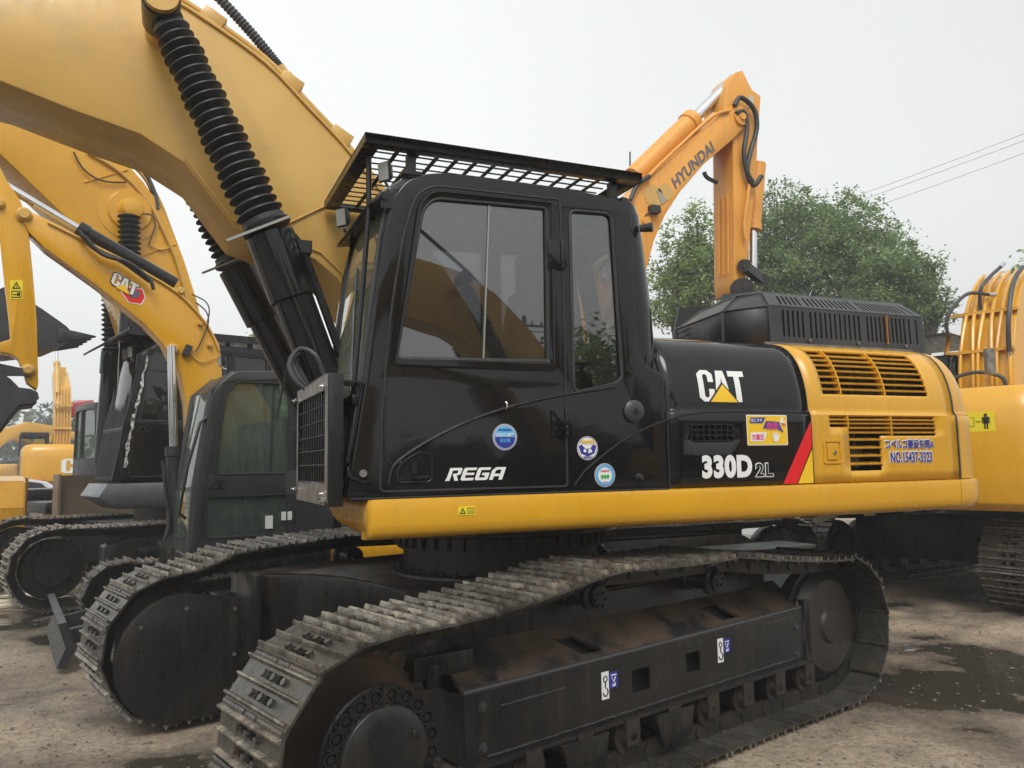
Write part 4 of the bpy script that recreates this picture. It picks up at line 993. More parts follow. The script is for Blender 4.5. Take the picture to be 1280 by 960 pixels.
# REGA script drawn as slanted strokes
def rega():
    sh=.30; mb_polys=[]
    R1=[(0,0),(.06,.25),(.06,1),(.82,1),(.90,.9),(.90,.55),(.82,.45),(.66,.42),(.88,0),(.62,0),(.44,.38),(.40,.38),(.40,.56),(.66,.56),(.66,.80),(.30,.80),(.30,0)]
    E1=[(0,.1),(0,.9),(.1,1),(.86,1),(.86,.80),(.26,.80),(.26,.60),(.80,.60),(.80,.42),(.26,.42),(.26,.20),(.86,.20),(.86,0),(.1,0)]
    G1=[(0,.1),(0,.9),(.1,1),(.86,1),(.86,.80),(.26,.80),(.26,.20),(.62,.20),(.62,.38),(.40,.38),(.40,.58),(.88,.58),(.88,.1),(.78,0),(.1,0)]
    A1=[(0,0),(0,.75),(.22,1),(.90,1),(.90,0),(.64,0),(.64,.28),(.26,.28),(.26,0)]; A1h=[(.26,.48),(.64,.48),(.64,.80),(.34,.80),(.26,.70)]
    P=[]
    for g,o in((R1,0),(E1,1.0),(G1,1.95),(A1,2.95),(A1h,2.95)): P.append([((x+o)*.078+y*.062*sh*1.3,y*.062) for x,y in g])
    return P
decal('lettering',curve_geo(rega(),.001),1.245,1.603,cab,'white')
# round stickers
def disc(cx,cz,r,n=40): return [(cx+r*math.cos(2*math.pi*k/n),cz+r*math.sin(2*math.pi*k/n)) for k in range(n)]
def sticker(cx,cz,r,c1,c2,txts,ringc='white'):
    o=decal('round_sticker',curve_geo([disc(cx,cz,r)],.001),0,0,cab,'white')
    decal('sticker_ring',curve_geo([disc(cx,cz,r*.95),disc(cx,cz,r*.90)],.001),0,0,o,c1,.003)
    return o
s1=sticker(1.565,1.815,.066,'navy','sky_blue',[])
decal('sticker_field',curve_geo([[(1.565+.056*math.cos(R(t)),1.815+.056*math.sin(R(t))) for t in range(0,181,12)]],.001),0,0,s1,'sky_blue',.0035)
decal('sticker_field',curve_geo([[(1.565+.056*math.cos(R(t)),1.815+.056*math.sin(R(t))) for t in range(180,361,12)]],.001),0,0,s1,'navy',.0035)
decal('sticker_text',text_geo('低公害建机',.07,.013,bold=.01),1.530,1.845,s1,'navy',.005)
decal('sticker_text',text_geo('排出ガス基準',.098,.020,bold=.02),1.516,1.816,s1,'white',.005)
decal('sticker_text',text_geo('適合車',.056,.020,bold=.02),1.537,1.788,s1,'sky_blue',.005)
s2=sticker(2.035,1.755,.062,'purple','navy',[])
decal('sticker_field',curve_geo([[(1.982,1.765),(2.0,1.775),(2.022,1.752),(2.048,1.752),(2.07,1.775),(2.088,1.765),(2.075,1.728),(2.035,1.712),(1.995,1.728)]],.001),0,0,s2,'navy',.0035)
decal('sticker_text',text_geo('超低騒音型',.085,.022,bold=.02),1.993,1.777,s2,'gold',.005)
decal('sticker_text',text_geo('建設機械',.055,.010,bold=.02),2.008,1.703,s2,'purple',.005)
decal('sticker_field',curve_geo([disc(2.018,1.742,.009),],.001),0,0,s2,'white',.0052);decal('sticker_field',curve_geo([[(2.035,1.728),(2.062,1.735),(2.055,1.752),(2.040,1.748)]],.001),0,0,s2,'white',.0052)
s3=sticker(2.135,1.612,.062,'navy','white',[])
decal('sticker_ring',curve_geo([disc(2.135,1.612,.054),disc(2.135,1.612,.042)],.001),0,0,s3,'sky_blue',.004)
for k in range(3): decal('sticker_field',curve_geo([disc(2.118+.017*k,1.606,.009),],.001),0,0,s3,'green',.005); decal('sticker_field',curve_geo([rect(2.116+.017*k,1.588,2.120+.017*k,1.60)],.001),0,0,s3,'green',.005)
decal('sticker_text',text_geo('環境配慮',.05,.010,bold=.02),2.110,1.630,s3,'pink',.005)
decal('sticker_text',text_geo('低騒音型',.03,.007,bold=.02),2.12,1.572,s3,'pink',.005)
# ================================================================== OTHER MACHINES
def low_tracks(root,rot,g,w,r,a,detail=None,lift=0,mats=('shoedark','grouser'),pitch=.216,frame='frame'):
    """two tracks with frames, gauge half-width g, wheels at +-a, outer radius r"""
    Rz=Matrix.Rotation(rot,4,'Z')
    T=lambda v:Rz@V((v.x,-v.y,v.z))
    for s in(1,-1):
        lp=track_loop(-a,a,.08+r,r)
        if detail: tr=make_track(root,rot,s*g,lp,pitch,w,True,meshes=detail)
        else: tr=make_track(root,rot,s*g,lp,pitch,w,False,single=True,shoemats=mats,meshes=shoe_mesh(w,pitch,False,None))
        b=MB(); z0=.08+r*.55; z1=.08+r*1.55; o=s*g
        b.prism([(-a*.72,z0),(a*.78,z0),(a*.78,z1-.05),(a*.6,z1+.04),(-a*.6,z1+.04),(-a*.72,z1-.05)],'y',o-w*.25,o+w*.25)
        fr=build('track_frame',b,frame,root,T,bevel=.02)
        b=MB()
        for x in(-1,1):
            b.lathe((x*a,o-w*.24,.08+r),(0,1,0),[(0,.05),(0,r*.70),(w*.05,r*.74),(w*.43,r*.74),(w*.48,r*.70),(w*.48,r*.45),(w*.54,r*.42),(w*.54,.04)],28)
        build('end_wheel',b,frame,root,T)
        b=MB()
        for k in range(7):
            x=-a*.72+a*1.46*k/6; b=MB(); b.lathe((x,o-w*.22,.08+r*.36),(0,1,0),[(0,.03),(0,r*.2),(w*.44,r*.2),(w*.44,.03)],12); build('roller',b,frame,root,T)
    b=MB(); b.prism([(-a*.7,-g),(-a*.45,-g*.4),(-a*.45,g*.4),(-a*.7,g),(a*.7,g),(a*.45,g*.4),(a*.45,-g*.4),(a*.7,-g)],'z',.08+r*.6,.08+r*1.85); build('carbody',b,frame,root,Rz,bevel=.02)
    b=MB(); b.cyl((0,0,.08+r*1.8),(0,0,.08+r*1.8+.36),g*.5,n=40); build('swing_bearing',b,'link',root)
def gen_cab(root,x0,x1,y0,y1,z0,z1,lean=.18,m='black',gm='glass',lowwin=False,name='cab',roofm=None):
    cb=thing(name,None,None); cb.parent=root
    H=z1-z0; L=x1-x0
    out=[(x0,z0),(x0-.0+lean*.15,z0+H*.35),(x0+lean*.8,z0+H*.88),(x0+lean+.12*L,z1-.02),(x0+L*.55,z1),(x1-.04,z1-.03),(x1+.02,z0+H*.5),(x1+.02,z0)]
    o=rnd(out,[.05,.1,.1,.06,.05,.08,.05,.02])
    xm=x0+L*.70
    w1=rnd([(x0+.13+lean*.28,z0+H*.42),(x0+.11+lean*.85,z0+H*.86),(x0+.17+lean,z0+H*.93),(xm-.05,z0+H*.93),(xm-.04,z0+H*.42)],.05)
    w2=rnd([(xm+.03,z0+H*.42),(xm+.03,z0+H*.93),(x1-.09,z0+H*.92),(x1-.06,z0+H*.42)],.05)
    w3=rnd([(x0+.12,z0+H*.08),(x0+.12,z0+H*.30),(xm-.06,z0+H*.30),(xm-.06,z0+H*.08)],.04)
    hs=[w1,w2]+([w3] if lowwin else [])
    for y,s in((y0,1),(y1,-1)):
        mb=MB(); add_geo(mb,curve_geo([o]+hs,.05,.012),lambda v:V((v.x,y+s*(.025+v.z),v.y))); build('cab_side',mb,m,cb)
        mb=MB()
        for q in hs:
            mb.prism(q,'y',y+s*.022,y+s*.027)
        build('cab_window',mb,gm,cb)
        mb=MB()
        for q in hs: mb.rings([V((a,y-s*.0,c)) for a,c in q]+[V((q[0][0],y,q[0][1]))],.010,6,cap=False)
        build('window_seal',mb,'rubber',cb)
    mb=MB(); mb.loft([[V((a,y0+.04,c)),V((a,y1-.04,c)),V((a+.03,y1-.04,c-.03)),V((a+.03,y0+.04,c-.03))] for a,c in ((x0+lean*.8,z0+H*.88),(x0+lean+.12*L,z1-.015),(x0+L*.55,z1+.005),(x1-.04,z1-.02))]); 
    mb.box(x1-.03,x1+.015,y0+.045,y1-.045,z0,z0+H*.5); mb.box(x0+.02,x1,y0+.045,y1-.045,z0,z0+.05); mb.box(x1-.04,x1+.0,y0+.045,y1-.045,z0+H*.9,z1-.04)
    build('cab_roof',mb,roofm or m,cb)
    zz=[z0+H*.35,z0+H*.6,z0+H*.87]
    fx_=lambda z:x0+lean*.15+(z-z0-H*.35)/(H*.53)*lean*.65
    mb=MB(); mb.loft([[V((fx_(z)+.01,y0+.06,z)),V((fx_(z)-.03,y0+.3,z)),V((fx_(z)-.03,y1-.3,z)),V((fx_(z)+.01,y1-.06,z)),V((fx_(z)+.02,y1-.06,z)),V((fx_(z)+.02,y0+.06,z))] for z in zz])
    mb.loft([[V((x0+.01,y0+.06,z)),V((x0-.02,y0+.3,z)),V((x0-.02,y1-.3,z)),V((x0+.01,y1-.06,z)),V((x0+.02,y1-.06,z)),V((x0+.02,y0+.06,z))] for z in (z0+.12,z0+H*.33)])
    build('windscreen',mb,gm,cb)
    mb=MB(); 
    for y in(y0+.05,y1-.05): mb.tube([(x0,y,z0),(x0+lean*.15,y,z0+H*.35),(x0+lean*.8,y,z0+H*.88),(x0+lean+.12*L,y,z1-.03)],.03,8)
    mb.bar((x0+.03,y0+.05,z0+H*.34),(x0+.03,y1-.05,z0+H*.34),.03,.05)
    mb.box(x0-.01,x0+.05,y0+.04,y1-.04,z0,z0+.12); build('front_pillar',mb,m,cb)
    mb=MB(); xs=x0+L*.55; ym=(y0+y1)/2; mb.box(xs-.2,xs+.25,ym-.24,ym+.24,z0+.35,z0+.5); mb.box(xs+.2,xs+.32,ym-.22,ym+.22,z0+.5,z0+1.05); mb.box(xs+.25,xs+.33,ym-.12,ym+.12,z0+1.06,z0+1.25); build('driver_seat',mb,'seat',cb,bevel=.03)
    mb=MB(); q=rnd([(x0+.06,z0+.05),(x0+.08+lean*.2,z0+H*.4),(x0+.08+lean*.9,z0+H*.93),(xm,z0+H*.96),(xm,z0+.05)],.05)
    mb.rings([V((a,y0-.002,c)) for a,c in q]+[V((q[0][0],y0-.002,q[0][1]))],.007,6,cap=False); dr=build('door',mb,'rubber',cb)
    mb=MB(); mb.rings([V((x0+.14+.16*a,y0-.003,z0+H*.345+.07*c)) for a,c in((0,0),(.2,.6),(.6,1),(1,1),(1,0),(0,0))],.007,6,cap=False); mb.box(x0+.22,x0+.25,y0-.025,y0,z0+H*.35,z0+H*.385); build('door_handle',mb,'satin',dr)
    mb=MB()
    for zz_ in(.15,.6): mb.cyl((xm+.01,y0-.012,z0+H*zz_),(xm+.01,y0-.012,z0+H*zz_+.10),.014,n=8)
    build('hinge',mb,'satin',dr)
    return cb
def gen_upper(root,S,paint,W_=1.42,tail=2.9,zdeck=1.33,front=-1.2,cab=True,hoodz=2.45,cabm='black',gm='glass',cabz=3.1,skirt=True,cabx=(-1.25,.35),lowwin=False,trim=None,cover=True):
    s=S; z0=zdeck; z1=zdeck+.19
    b=MB(); b.prism([(front*s,-W_+.08),(tail*s*.8,-W_+.08),(tail*s*.8,W_-.08),(front*s*.2,W_-.08),(front*s*.2,-.3),(front*s,-.3)],'z',z0,z1-.01); build('deck',b,'dark',root)
    # body boxes: left rear, right side
    pl=[(cabx[1]+.12,-W_),(tail*.78,-W_),(tail*.78,W_),(front*.3,W_),(front*.3,W_*.38),(cabx[1]+.12,W_*.38)]
    rings=[[V((x,y,z1)) for x,y in pl],[V((x,y,hoodz-.35)) for x,y in pl],[V((x,y*.985,hoodz-.18)) for x,y in pl],[V((x,y*.93,hoodz-.06)) for x,y in pl],[V((x,y*.80,hoodz)) for x,y in pl]]
    b=MB(); b.loft(rings); hd=build('engine_hood',b,paint,root,bevel=.015)
    b=MB()
    for k in range(7): b.box(tail*.78-.85,tail*.78-.15,-W_-.004,-W_+.01,z1+.25+.06*k,z1+.275+.06*k); 
    for k in range(7): b.box(tail*.78-.85,tail*.78-.15,W_-.01,W_+.004,z1+.25+.06*k,z1+.275+.06*k)
    build('louvre',b,'dark',hd)
    if cover:
        b=MB(); b.box(tail*.28,tail*.72,-W_*.6,W_*.6,hoodz-.02,hoodz+.24); cv=build('engine_cover',b,'cover',root,bevel=.07)
    b=MB(); b.cyl((tail*.5,W_*.3,hoodz+.2),(tail*.5,W_*.3,hoodz+.5),.06,n=16); build('exhaust_pipe',b,'steel',root)
    # counterweight
    cp=[(tail*.785,-W_-.01)]+[(tail*.785+tail*.215*math.sin(R(t)),-(W_+.01)*(1-.42*(1-math.cos(R(t)))**1.3)) for t in(20,40,60,75)]+[(tail,0)]
    cp+=[(x,-y) for x,y in cp[-2::-1]]
    rings=[[V((x-(0 if i in(0,len(cp)-1) else .06)*k_,y,z)) for i,(x,y) in enumerate(cp)] for z,k_ in((z0-.08,1.6),(z0,0.2),(z1+.1,0),(hoodz-.5,0))]
    for z,k_ in((hoodz-.28,.05),(hoodz-.12,.16),(hoodz-.03,.32)): rings.append([V((tail*.785+(x-tail*.785)*(1-k_*1.0),y*(1-k_*.35),z)) for x,y in cp])
    b=MB(); b.loft(rings); cwt=build('counterweight',b,trim or paint,root,bevel=.01)
    if skirt:
        for sd_ in(-1,1):
            b=MB(); y=sd_*W_; b.prism([(y-sd_*.16,z0),(y-sd_*.05,z0),(y-sd_*.01,z0+.04),(y+sd_*.012,z0+.08),(y+sd_*.012,z1-.01),(y-sd_*.16,z1-.01)],'x',front*s,tail*.78); build('side_skirt',b,trim or paint,root,bevel=.006)
    if cab: return hd,cwt,gen_cab(root,cabx[0],cabx[1],-W_,-W_+1.0,z1,cabz,m=cabm,gm=gm,lowwin=lowwin)
    return hd,cwt,None
def beam(name,poly,y0,y1,m,root,bev=.01,T=None):
    b=MB(); b.prism(poly,'y',y0,y1); return build(name,b,m,root,T,bevel=bev)
def gaiter_cyl(root,base,cuff,tip,r,hose='rubber',barrel='black',T=None):
    base=V(base);cuff=V(cuff);tip=V(tip); d=(cuff-base).normalized(); L=(cuff-base).length
    b=MB(); b.lathe(base,d,[(0,r),(L*.8,r),(L*.81,r*1.15),(L,r*1.15)],20); o=build('boom_cylinder',b,barrel,root,T)
    dd=(tip-cuff).normalized(); L=(tip-cuff).length; n=max(4,int(L/(r*.55))); pr=[(0,r*.9)]
    for k in range(n): h=L*(k)/n; pr+=[(h,r*.75),(h+L/n*.5,r*1.15)]
    pr.append((L,r*.6)); b=MB(); b.lathe(cuff,dd,pr,20); build('rubber_gaiter',b,hose,o,T); return o
def chrome_cyl(root,base,cuff,tip,r,barrel,T=None,rod='chrome',nm='hydraulic_cylinder'):
    base=V(base);cuff=V(cuff);tip=V(tip); d=(cuff-base).normalized(); L=(cuff-base).length
    b=MB(); b.lathe(base,d,[(0,r),(L*.9,r),(L*.91,r*1.15),(L,r*1.12)],20); o=build(nm,b,barrel,root,T)
    b=MB(); b.cyl(cuff,tip,r*.55,n=16); build('rod',b,rod,o,T); return o

# ---------- C: large excavator with gaiters, second row, left
Cx=Frame((.28,12.86),R(15.7)); C=thing('excavator','large excavator behind the small one, ribbed guard over its black cab and gaitered boom','excavator',(.28,12.86,0),R(15.7))
low_tracks(C,0,1.38,.6,.47,1.95,detail=SHOES_DK)
tf=[c for c in C.children if c.name.startswith('track_frame')][0]
b=MB(); b.prism([(-1.05,.30),(.2,.30),(.2,.78),(-1.05,.74)],'y',-1.66,-1.62); gp=build('frame_step',b,'satin',tf,bevel=.01)
b=MB()
for z in(.42,.66): b.bar((-1.05,-1.67,z),(.2,-1.67,z+.02),.02,.05)
build('step_rail',b,'satin',tf)
b=MB(); b.prism([(-.62,.535),(-.54,.60),(-.54,.56),(-.14,.585),(-.10,.61),(-.12,.55),(-.10,.495),(-.14,.52),(-.54,.505),(-.54,.465)],'y',-1.69,-1.68); build('arrow_mark',b,'gold',tf)
hd,cwt,cb=gen_upper(C,1,'black',W_=1.45,tail=3.3,zdeck=1.36,hoodz=2.6,cabz=3.36,cabx=(-1.2,.72),cabm='black',gm='darkglass',skirt=False)
b=MB()
rings=[[V((x,y,z)) for x,y in((-1.50+dx,-1.48+dy),(2.6,-1.48+dy),(2.6,-.2),(-1.50+dx,-.42))] for z,dx,dy in((1.20,.28,.10),(1.36,.02,.0),(1.52,.12,.0))]
b.loft(rings); build('side_skirt',b,'greyframe',C,bevel=.006)
b=MB()
for k in range(11):
    y=-1.45+1.0*k/10; b.tube([(-1.30,y,1.55),(-1.22,y,2.2),(-1.05,y,2.95),(-.98,y,3.06)],.018,6)
fgC=build('front_guard',b,'satin',C)
b=MB()
for z,x in((1.58,-1.30),(2.2,-1.225),(3.0,-1.03)): b.bar((x+.01,-1.47,z),(x+.01,-.43,z),.03,.05)
b.prism([(-1.34,1.56),(-1.28,1.54),(-1.0,3.05),(-1.06,3.08)],'y',-1.475,-1.462); build('guard_rail',b,'satin',fgC)
b=MB(); b.box(-1.2,.80,-1.46,-.42,3.44,3.47); b.prism([(-1.2,3.46),(-1.5,3.25),(-1.5,3.22),(-1.2,3.42)],'y',-1.46,-.42)
b.box(-1.2,.80,-1.5,-1.465,3.40,3.50)
vs=build('roof_guard',b,'satin',C)
b=MB()
for x,y in((-.8,-1.4),(.4,-1.4),(-.8,-.52),(.4,-.52)): b.box(x-.03,x+.03,y-.03,y+.03,3.2,3.438)
build('guard_post',b,'satin',vs)
ID=Matrix.Identity(4)
work_lamp((-1.12,-1.30,3.20),(-1,-.3,-.1),C,ID,1.2); work_lamp((-1.12,-1.05,3.20),(-1,-.3,-.1),C,ID,1.2)
rr_=random.Random(5); b=MB(); n=26; L_=[]; R_2=[]
for k in range(n+1):
    t=k/n; z=1.72+1.42*t; x=-1.19+.24*t**1.2; w_=.010+.018*rr_.random()**1.5; j=.012*rr_.uniform(-1,1); L_.append((x-w_+j,z)); R_2.append((x+w_+j,z))
b.prism(L_+R_2[::-1],'y',-1.468,-1.464); build('torn_tape',b,'torn',cb)
Y0=-.42; P=Cx.poly([(0,192),(50,240),(96,284),(130,330),(152,380),(170,440)],Y0); P+=[(-.15,1.6),(.25,1.6)]
P+=Cx.poly([(262,440),(246,375),(230,325),(205,265),(180,228),(148,192),(112,160),(60,110)],Y0); P+=[(-3.4,7.2),(-4.3,6.6),(-4.2,6.2)]
bmC=beam('boom',P,Y0,.36,'yellow',C,.012)
def tubeF(F):
    def f(pts,y,r,m,nm,par,sub=5):
        b=MB(); b.tube(smooth_pts([F.lp(px,py,y) for px,py in pts],sub),r,8); return build(nm,b,m,par)
    return f
tubeC=tubeF(Cx)
tubeC([(110,190),(150,215),(185,252),(205,290),(222,330),(236,380),(248,410)],Y0-.03,.022,'boomyellow','boom_pipe',bmC)
tubeC([(140,190),(170,210),(196,245),(214,290),(232,340),(244,385),(246,410)],Y0+.15,.03,'boomyellow','boom_pipe',bmC)
tubeC([(92,190),(105,212),(128,226),(158,228)],Y0-.05,.012,'rubber','boom_hose',bmC)
tubeC([(142,194),(165,205),(185,228),(196,255)],Y0+.2,.035,'hose','boom_hose',bmC)
tubeC([(148,192),(178,212),(193,240),(197,262)],Y0,.03,'hose','boom_hose',bmC)
tubeC([(168,268),(188,268),(194,280),(188,300),(186,306)],Y0-.05,.010,'hose','grease_line',bmC)
tubeC([(240,368),(258,378),(261,395),(250,425),(243,440)],Y0-.06,.010,'rubber','grease_line',bmC)
tubeC([(186,306),(200,312),(214,309)],Y0-.03,.010,'boomyellow','grease_line',bmC)
q=Cx.lp(162,264,Y0); b=MB(); b.lathe(q,(0,-1,0),[(-.1,.42),(.012,.42),(.014,.30),(.05,.28)],36); b.lathe(q,(0,-1,0),[(0,.18),(.20,.14),(.22,.13),(.24,.05)],24); build('boom_pin',b,'yellow',bmC)
b=MB(); b.tube([Cx.lp(105,228,Y0-.005),Cx.lp(160,212,Y0-.005)],.012,6); b.tube([Cx.lp(172,322,Y0-.005),Cx.lp(220,305,Y0-.005)],.012,6); build('weld_seam',b,'yellow',bmC)
gaiter_cyl(C,(-1.0,-.62,1.75),Cx.lp(164,392,-.62),Cx.lp(161,268,Y0-.20),.13)
gaiter_cyl(C,(-1.0,.56,1.75),Cx.lp(140,440,.56),Cx.lp(140,300,.56),.13)
beam('stick',[(-4.45,6.9),(-4.0,6.9),(-3.75,6.0),(-3.55,4.6),(-3.7,4.2),(-3.95,4.3),(-4.5,6.2)],-.25,.22,'yellow',C)
Bk=Cx.poly([(-60,395),(0,368),(42,395),(58,406),(72,416),(80,425),(108,428),(88,434),(60,438),(10,444),(-50,440)],0)
mb=MB()
for y in(-.62,.55): mb.prism(Bk[:6]+Bk[8:],'y',y,y+.05)
for a,c in zip(Bk[8:],Bk[9:]): mb.bar((a[0],-.03,a[1]),(c[0],-.03,c[1]),1.2,.04)
mb.bar((Bk[5][0],-.03,Bk[5][1]-.05),(Bk[8][0],-.03,Bk[8][1]),1.2,.04)
bu=build('bucket',mb,'darksteel',C)
for k in range(5):
    y=-.58+.27*k; t0=V((Bk[4][0]-.1,y,(Bk[4][1]+Bk[8][1])/2)); t1=V((Bk[6][0],y,Bk[6][1])); mb=MB()
    Q4=((-1,-1),(1,-1),(1,1),(-1,1))
    mb.loft([[t0+V((0,a*.07,c*.09)) for a,c in Q4],[t0.lerp(t1,.45)+V((0,a*.05,c*.06)) for a,c in Q4],[t1+V((0,a*.03,c*.008)) for a,c in Q4]]); build('tooth',mb,'darksteel',bu,bevel=.01)

# ---------- B: small excavator, left, green glass
BL=(.86,8.78); Bx=Frame(BL,R(9)); B=thing('excavator','small yellow excavator with green cab glass, boom and stick reaching left over the tracks','excavator',(BL[0],BL[1],0),R(9))
low_tracks(B,R(2),.85,.42,.33,1.15)
b=MB(); b.box(-.80,.48,-.97,1.0,.74,.925); build('deck',b,'satin',B,bevel=.03)
b=MB(); b.box(.50,1.6,-.98,1.0,.72,.925); build('side_skirt',b,'yellow',B,bevel=.05)
b=MB(); b.box(.52,1.6,-.98,1.0,.93,1.75); b.box(-.7,.5,.25,1.0,.935,1.5); hdB=build('engine_hood',b,'satin',B,bevel=.08)
b=MB()
for k in range(8): b.box(.58,.70,-.988,-.975,1.02+.03*k,1.036+.03*k); b.box(.74,.84,-.988,-.975,1.02+.03*k,1.036+.03*k)
build('louvre',b,'lampglass',hdB)
b=MB(); b.lathe((1.20,.03,.72),(0,0,1),[(0,.60),(.1,.72),(.70,.74),(.85,.7),(.9,.5)],40); build('counterweight',b,'yellow',B)
b=MB(); b.loft([[V((x,y,z)) for x,y in((.62+q,-.62+q*.5),(1.55,-.62+q*.5),(1.55,.90),(.62+q,.90))] for z,q in((1.752,0),(1.92,.02),(2.12,.22))]); build('engine_cover',b,'yellow',B,bevel=.05)
b=MB()
for k in range(5): b.box(.80,1.10,-.628,-.612,1.80+.03*k,1.815+.03*k)
build('louvre',b,'dark',hdB)
cb=gen_cab(B,-.80,.50,-.95,-.02,.93,2.60,lean=.20,gm='greenglass',lowwin=True,m='cover')
b=MB(); b.tube([(-.84,-.90,1.25),(-.90,-.94,1.30),(-.84,-.95,1.7),(-.74,-.95,2.1),(-.68,-.93,2.15)],.014,8); build('grab_handle',b,'rubber',cb)
b=MB(); b.tube([(.28,-.97,1.75),(.32,-.99,1.85),(.33,-.99,2.1),(.30,-.97,2.22)],.012,8); b.bar((-.1,-.93,1.63),(-.08,-.93,2.44),.008,.02); build('pane_rail',b,'rubber',cb)
b=MB(); b.box(-.15,-.08,-.955,-.951,1.12,1.24); b.box(.0,.10,-.955,-.951,1.19,1.27); build('window_label',b,'white',cb)
work_lamp((-.55,-.85,2.68),(-1,-.2,-.1),B,ID,.8)
P=Bx.poly([(37,291),(56,310),(120,356),(180,404),(204,430),(212,446),(226,468),(233,505),(236,560),(232,620),(228,665)],.05)
P+=Bx.poly([(242,665),(262,600),(272,560),(278,500),(277,450),(274,430),(260,404),(240,380),(221,362),(160,326),(112,302),(71,280),(34,262),(24,268)],.05)
bmB=beam('boom',P,.05,.29,'yellow',B,.008)
tubeB=tubeF(Bx)
tubeB([(60,278),(112,304),(165,332),(222,366),(258,405),(274,438)],.035,.012,'boomyellow','boom_pipe',bmB)
tubeB([(97,288),(120,312),(150,325),(178,345),(188,352)],-.03,.022,'rubber','cylinder_hose',bmB); tubeB([(105,295),(128,318),(160,328),(186,348),(192,362)],-.06,.018,'rubber','cylinder_hose',bmB)
tubeB([(245,378),(258,390),(260,405),(250,430),(244,440)],.02,.007,'rubber','grease_line',bmB); tubeB([(236,440),(250,452),(262,450),(272,446)],.03,.006,'boomyellow','grease_line',bmB)
for px,py,r in((30,268,.05),(216,437,.045),(262,432,.02),(250,405,.02),(226,364,.03)):
    q=Bx.lp(px,py,.05); b=MB(); b.lathe(q,(0,-1,0),[(0,r*1.3),(.02,r*1.3),(.03,r),(.05,r*.9)],20); build('pin',b,'boomyellow',bmB)
b=MB(); q=Bx.lp(234,438,.02); b.obox(q,V((.02,0,.05)),V((0,.03,0)),V((.03,0,-.01))); build('boom_lamp',b,'rubber',bmB)
def TB(off):
    px,py=138,354; o=Bx.lp(px,py,.05); a=Bx.lp(px+31,py+17,.05)-o; u=Bx.lp(px+5,py-14,.05)-o
    return lambda v:o+a*v.x+u*v.y+V((0,-.004-off-v.z,0))
b=MB(); add_geo(b,curve_geo([[(.42,.30),(1.18,.90),(1.38,.35),(1.32,-.35),(.85,-.72),(.45,-.25)]],.001),TB(0)); lo_=build('logo',b,'white',bmB)
b=MB(); add_geo(b,curve_geo([[(.46,.28),(1.16,.82),(1.33,.33),(1.27,-.30),(.85,-.64),(.50,-.22)]],.001),TB(.002),0); add_geo(b,curve_geo([[(.5,.2),(1.12,.62),(1.14,.1),(.9,-.25),(.6,-.05)]],.001),TB(.004),1); build('logo_band',b,['red','grey'],lo_)
L3=logo_cat(1.0,1.0)
def off_poly(p,d):
    cx=sum(a[0] for a in p)/len(p); cy=sum(a[1] for a in p)/len(p); return [(cx+(x-cx)*(1+d),cy+(y-cy)*(1+d*.6)) for x,y in p]
b=MB()
for i in(0,1,3): add_geo(b,curve_geo([off_poly(L3[i],.22)],.001),TB(.006))
build('logo_outline',b,'blackv',lo_)
b=MB(); add_geo(b,curve_geo(L3,.001),TB(.009)); build('logo_letters',b,'white',lo_)
b=MB(); add_geo(b,curve_geo([[(.20,-.12),(.80,-.12),(.50,.50)]],.001),TB(.011)); build('logo_triangle',b,'gold',lo_)
chrome_cyl(B,Bx.lp(219,356,.17),Bx.lp(97,286,.17),Bx.lp(-10,222,.17),.075,'satin',nm='stick_cylinder')
chrome_cyl(B,Bx.lp(218,690,-.03),Bx.lp(217,558,-.03),Bx.lp(214,432,-.03),.072,'rubber',nm='boom_cylinder')
tubeB([(204,575),(208,620),(212,650),(206,675)],-.12,.02,'rubber','cylinder_hose',bmB)
b=MB(); b.prism(Bx.poly([(220,700),(221,668),(226,645),(234,636),(244,650),(250,700)],.05),'y',.03,.31); build('swing_bracket',b,'yellow',B,bevel=.01)
b=MB(); b.prism([(-1.80,.10),(-1.73,.09),(-1.66,.25),(-1.74,.46),(-1.80,.45),(-1.74,.25)],'y',-.95,.95); b.bar((-1.7,-.4,.25),(-1.0,-.4,.35),.1,.12); b.bar((-1.7,.4,.25),(-1.0,.4,.35),.1,.12); build('dozer_blade',b,'darksteel',B)
P=Bx.poly([(-28,190),(-8,192),(8,225),(24,248),(30,262),(36,292),(41,340),(46,400),(48,480),(46,487),(33,478),(28,462),(24,448),(12,438),(0,434),(-6,410),(-2,360),(-8,300),(-30,240)],-.10)
P=Bx.poly([(-28,190),(-8,192),(8,225),(24,248),(30,262),(36,292),(41,340),(46,400),(48,480),(46,487),(33,478),(28,462),(22,448),(12,442),(0,440),(0,428),(13,424),(11,400),(4,340),(0,300),(-30,240)],.07)
st=beam('stick',P,.07,.27,'yellow',B,.008)
b=MB(); b.lathe(Bx.lp(35,463,.07),(0,-1,0),[(0,.062),(.02,.06),(.03,.05),(.05,.03)],20); b.lathe(Bx.lp(-2,255,.07),(0,-1,0),[(0,.06),(.03,.05),(.05,.03)],20); build('pin',b,'boomyellow',st)
o=Bx.lp(12.5,374,.067); a=Bx.lp(28.5,374,.067)-o; u=Bx.lp(12.5,350,.067)-o
TT=lambda f:(lambda v:o+a*v.x+u*v.y+V((0,-f-v.z,0)))
b=MB(); add_geo(b,curve_geo([rect(0,0,1,1)],.001),TT(.0)); lb=build('hazard_label',b,'lemon',st)
